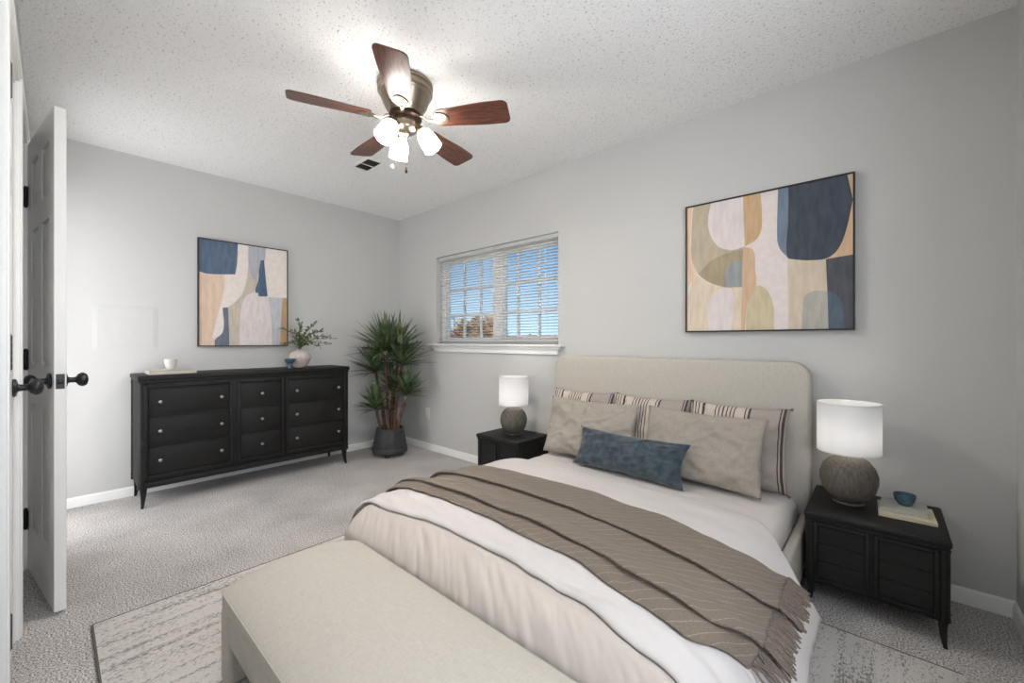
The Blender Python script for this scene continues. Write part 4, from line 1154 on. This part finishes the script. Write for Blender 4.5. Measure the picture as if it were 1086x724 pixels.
def blade_bm():
    bm = NB(); r0, r1 = .172, .548; n = 26; pts = []
    def half(r):
        t = (r-r0)/(r1-r0)
        w = .054+.018*sst(0, .75, t)
        ci, co = .022, .030
        if r < r0+ci: w = w-ci+math.sqrt(max(0, ci*ci-(r0+ci-r)**2))
        if r > r1-co: w = w-co+math.sqrt(max(0, co*co-(r-r1+co)**2))
        return w
    rs = [r0 + ( .022*(1-math.cos(PI/2*k/6)) ) for k in range(7)] + [r0+.022+(r1-.030-r0-.022)*k/10 for k in range(1, 11)] + [r1-.030+.030*math.sin(PI/2*k/6) for k in range(1, 7)]
    up = [(r, half(r)) for r in rs]
    poly = up + [(r, -w) for r, w in up[::-1]]
    f = bm.faces.new([bm.verts.new((r, w, 0)) for r, w in poly])
    ex = bmesh.ops.extrude_face_region(bm, geom=[f])
    for v in ex['geom']:
        if isinstance(v, bmesh.types.BMVert): v.co.z += .006
    bmesh.ops.transform(bm, matrix=Matrix.Rotation(math.radians(-13), 4, 'X'), verts=bm.verts[:])
    bmesh.ops.translate(bm, vec=(0, 0, ZB), verts=bm.verts[:])
    return bm
def iron_bm():
    bm = NB()
    # crescent plate screwed under the blade, and the curved arm back to the flywheel
    out = [(.176+.058*math.sin(PI*k/14)**.9 if True else 0, .040*math.cos(PI*k/14)) for k in range(15)]
    inn = [(.168, -.030), (.150, -.014), (.150, .014), (.168, .030)]
    f = bm.faces.new([bm.verts.new((r, y, -.0058)) for r, y in out+inn])
    ex = bmesh.ops.extrude_face_region(bm, geom=[f])
    for v in ex['geom']:
        if isinstance(v, bmesh.types.BMVert): v.co.z += .005
    for (r, y) in ((.195, .018), (.195, -.018), (.218, 0)): lathe(bm, [(0, 0), (.0045, 0), (.004, .002), (0, .003)], (r, y, -.0056), 10, (0, 0, -1))
    bmesh.ops.transform(bm, matrix=Matrix.Rotation(math.radians(-13), 4, 'X'), verts=bm.verts[:])
    bmesh.ops.translate(bm, vec=(0, 0, ZB), verts=bm.verts[:])
    tube(bm, [(.074, 0, -.174), (.095, 0, -.180), (.118, 0, -.199), (.138, 0, -.205), (.160, 0, ZB-.004)], [.010, .009, .008, .009, .012], 10, flat=.55)
    return bm
bl = obj('blade', blade_bm(), M_blade, fan, world=False, smooth=35)
ir = obj('blade_iron', iron_bm(), M_nickel, bl, world=False)
ANG = [math.radians(a) for a in (104, 176, 248, 320, 32)]
bl.rotation_euler = (0, 0, ANG[0])
for a in ANG[1:]:
    c = copy_tree(bl, fan); c.rotation_euler = (0, 0, a)
M_fanbulb = mat('fan_bulb', (255, 248, 238), .4, emit=((255, 248, 240), FAN_BULB))
def shade_bm():
    """bell glass, axis +z pointing to its mouth, neck at origin"""
    return lathe(NB(), [(.016, 0), (.026, .004), (.036, .016), (.043, .036), (.047, .062), (.048, .088), (.050, .108), (.0475, .108), (.045, .088), (.043, .060), (.038, .034), (.030, .016), (.014, .006)], (0, 0, 0), 40)
for k, a in enumerate((42, 162, -78)):
    ar = math.radians(a); rad = Vector((math.cos(ar), math.sin(ar), 0))
    ax = (rad*math.sin(math.radians(33)) + Vector((0, 0, -math.cos(math.radians(33))))).normalized()
    nk = Vector(C0) + rad*.086 + Vector((0, 0, -.242))
    b = NB(); tube(b, [Vector(C0)+rad*.050+Vector((0, 0, -.212)), Vector(C0)+rad*.068+Vector((0, 0, -.214)), nk-ax*.020], [.008, .008, .009], 12)
    lathe(b, [(0, -.026), (.012, -.026), (.018, -.016), (.021, .004), (.018, .008), (0, .008)], nk, 24, ax)
    arm = obj('lamp_arm', b, M_nickel, fan)
    s = shade_bm(); q = ax.to_track_quat('Z', 'Y').to_matrix().to_4x4()
    bmesh.ops.transform(s, matrix=Matrix.Translation(nk) @ q, verts=s.verts[:])
    obj('glass_shade', s, M_glow, arm)
    s = NB(); lathe(s, [(0, .010), (.012, .012), (.014, .030), (.024, .052), (.026, .066), (.020, .082), (.010, .089), (0, .091)], nk, 24, ax); obj('bulb', s, M_fanbulb, arm)
for (lat, dep, zt, zf, mt, ball) in ((-.062, -.02, -.24, -.435, M_plastic, True), (.012, -.03, -.265, -.455, M_darkmetal, False)):
    p = Vector((FX, FYY, 2.44)) + Rv*lat + Fv*dep
    b = NB(); n = 40; top = p+Vector((0, 0, zt))
    src = Vector((FX, FYY, 2.44)) + (Rv*lat+Fv*dep)*.8 + Vector((0, 0, -.236))
    tube(b, [src, top+Vector((0, 0, -.01))], .0011, 5)
    for k in range(n): 
        z = 2.44+zt-.01+(zf-zt+.03)*k/n
        tube(b, [(p.x, p.y, z), (p.x, p.y, z-.0042)], .0012, 5)
    ch = obj('pull_chain', b, M_nickel, fan)
    b = NB()
    if ball: lathe(b, [(0, .012), (.004, .011), (.009, .004), (.010, -.003), (.008, -.010), (.004, -.014), (0, -.015)], p+Vector((0, 0, zf)), 18)
    else: lathe(b, [(0, .016), (.004, .014), (.006, .008), (.003, .003), (.006, -.003), (.007, -.010), (.005, -.018), (0, -.020)], p+Vector((0, 0, zf)), 18)
    obj('fob', b, mt, ch)
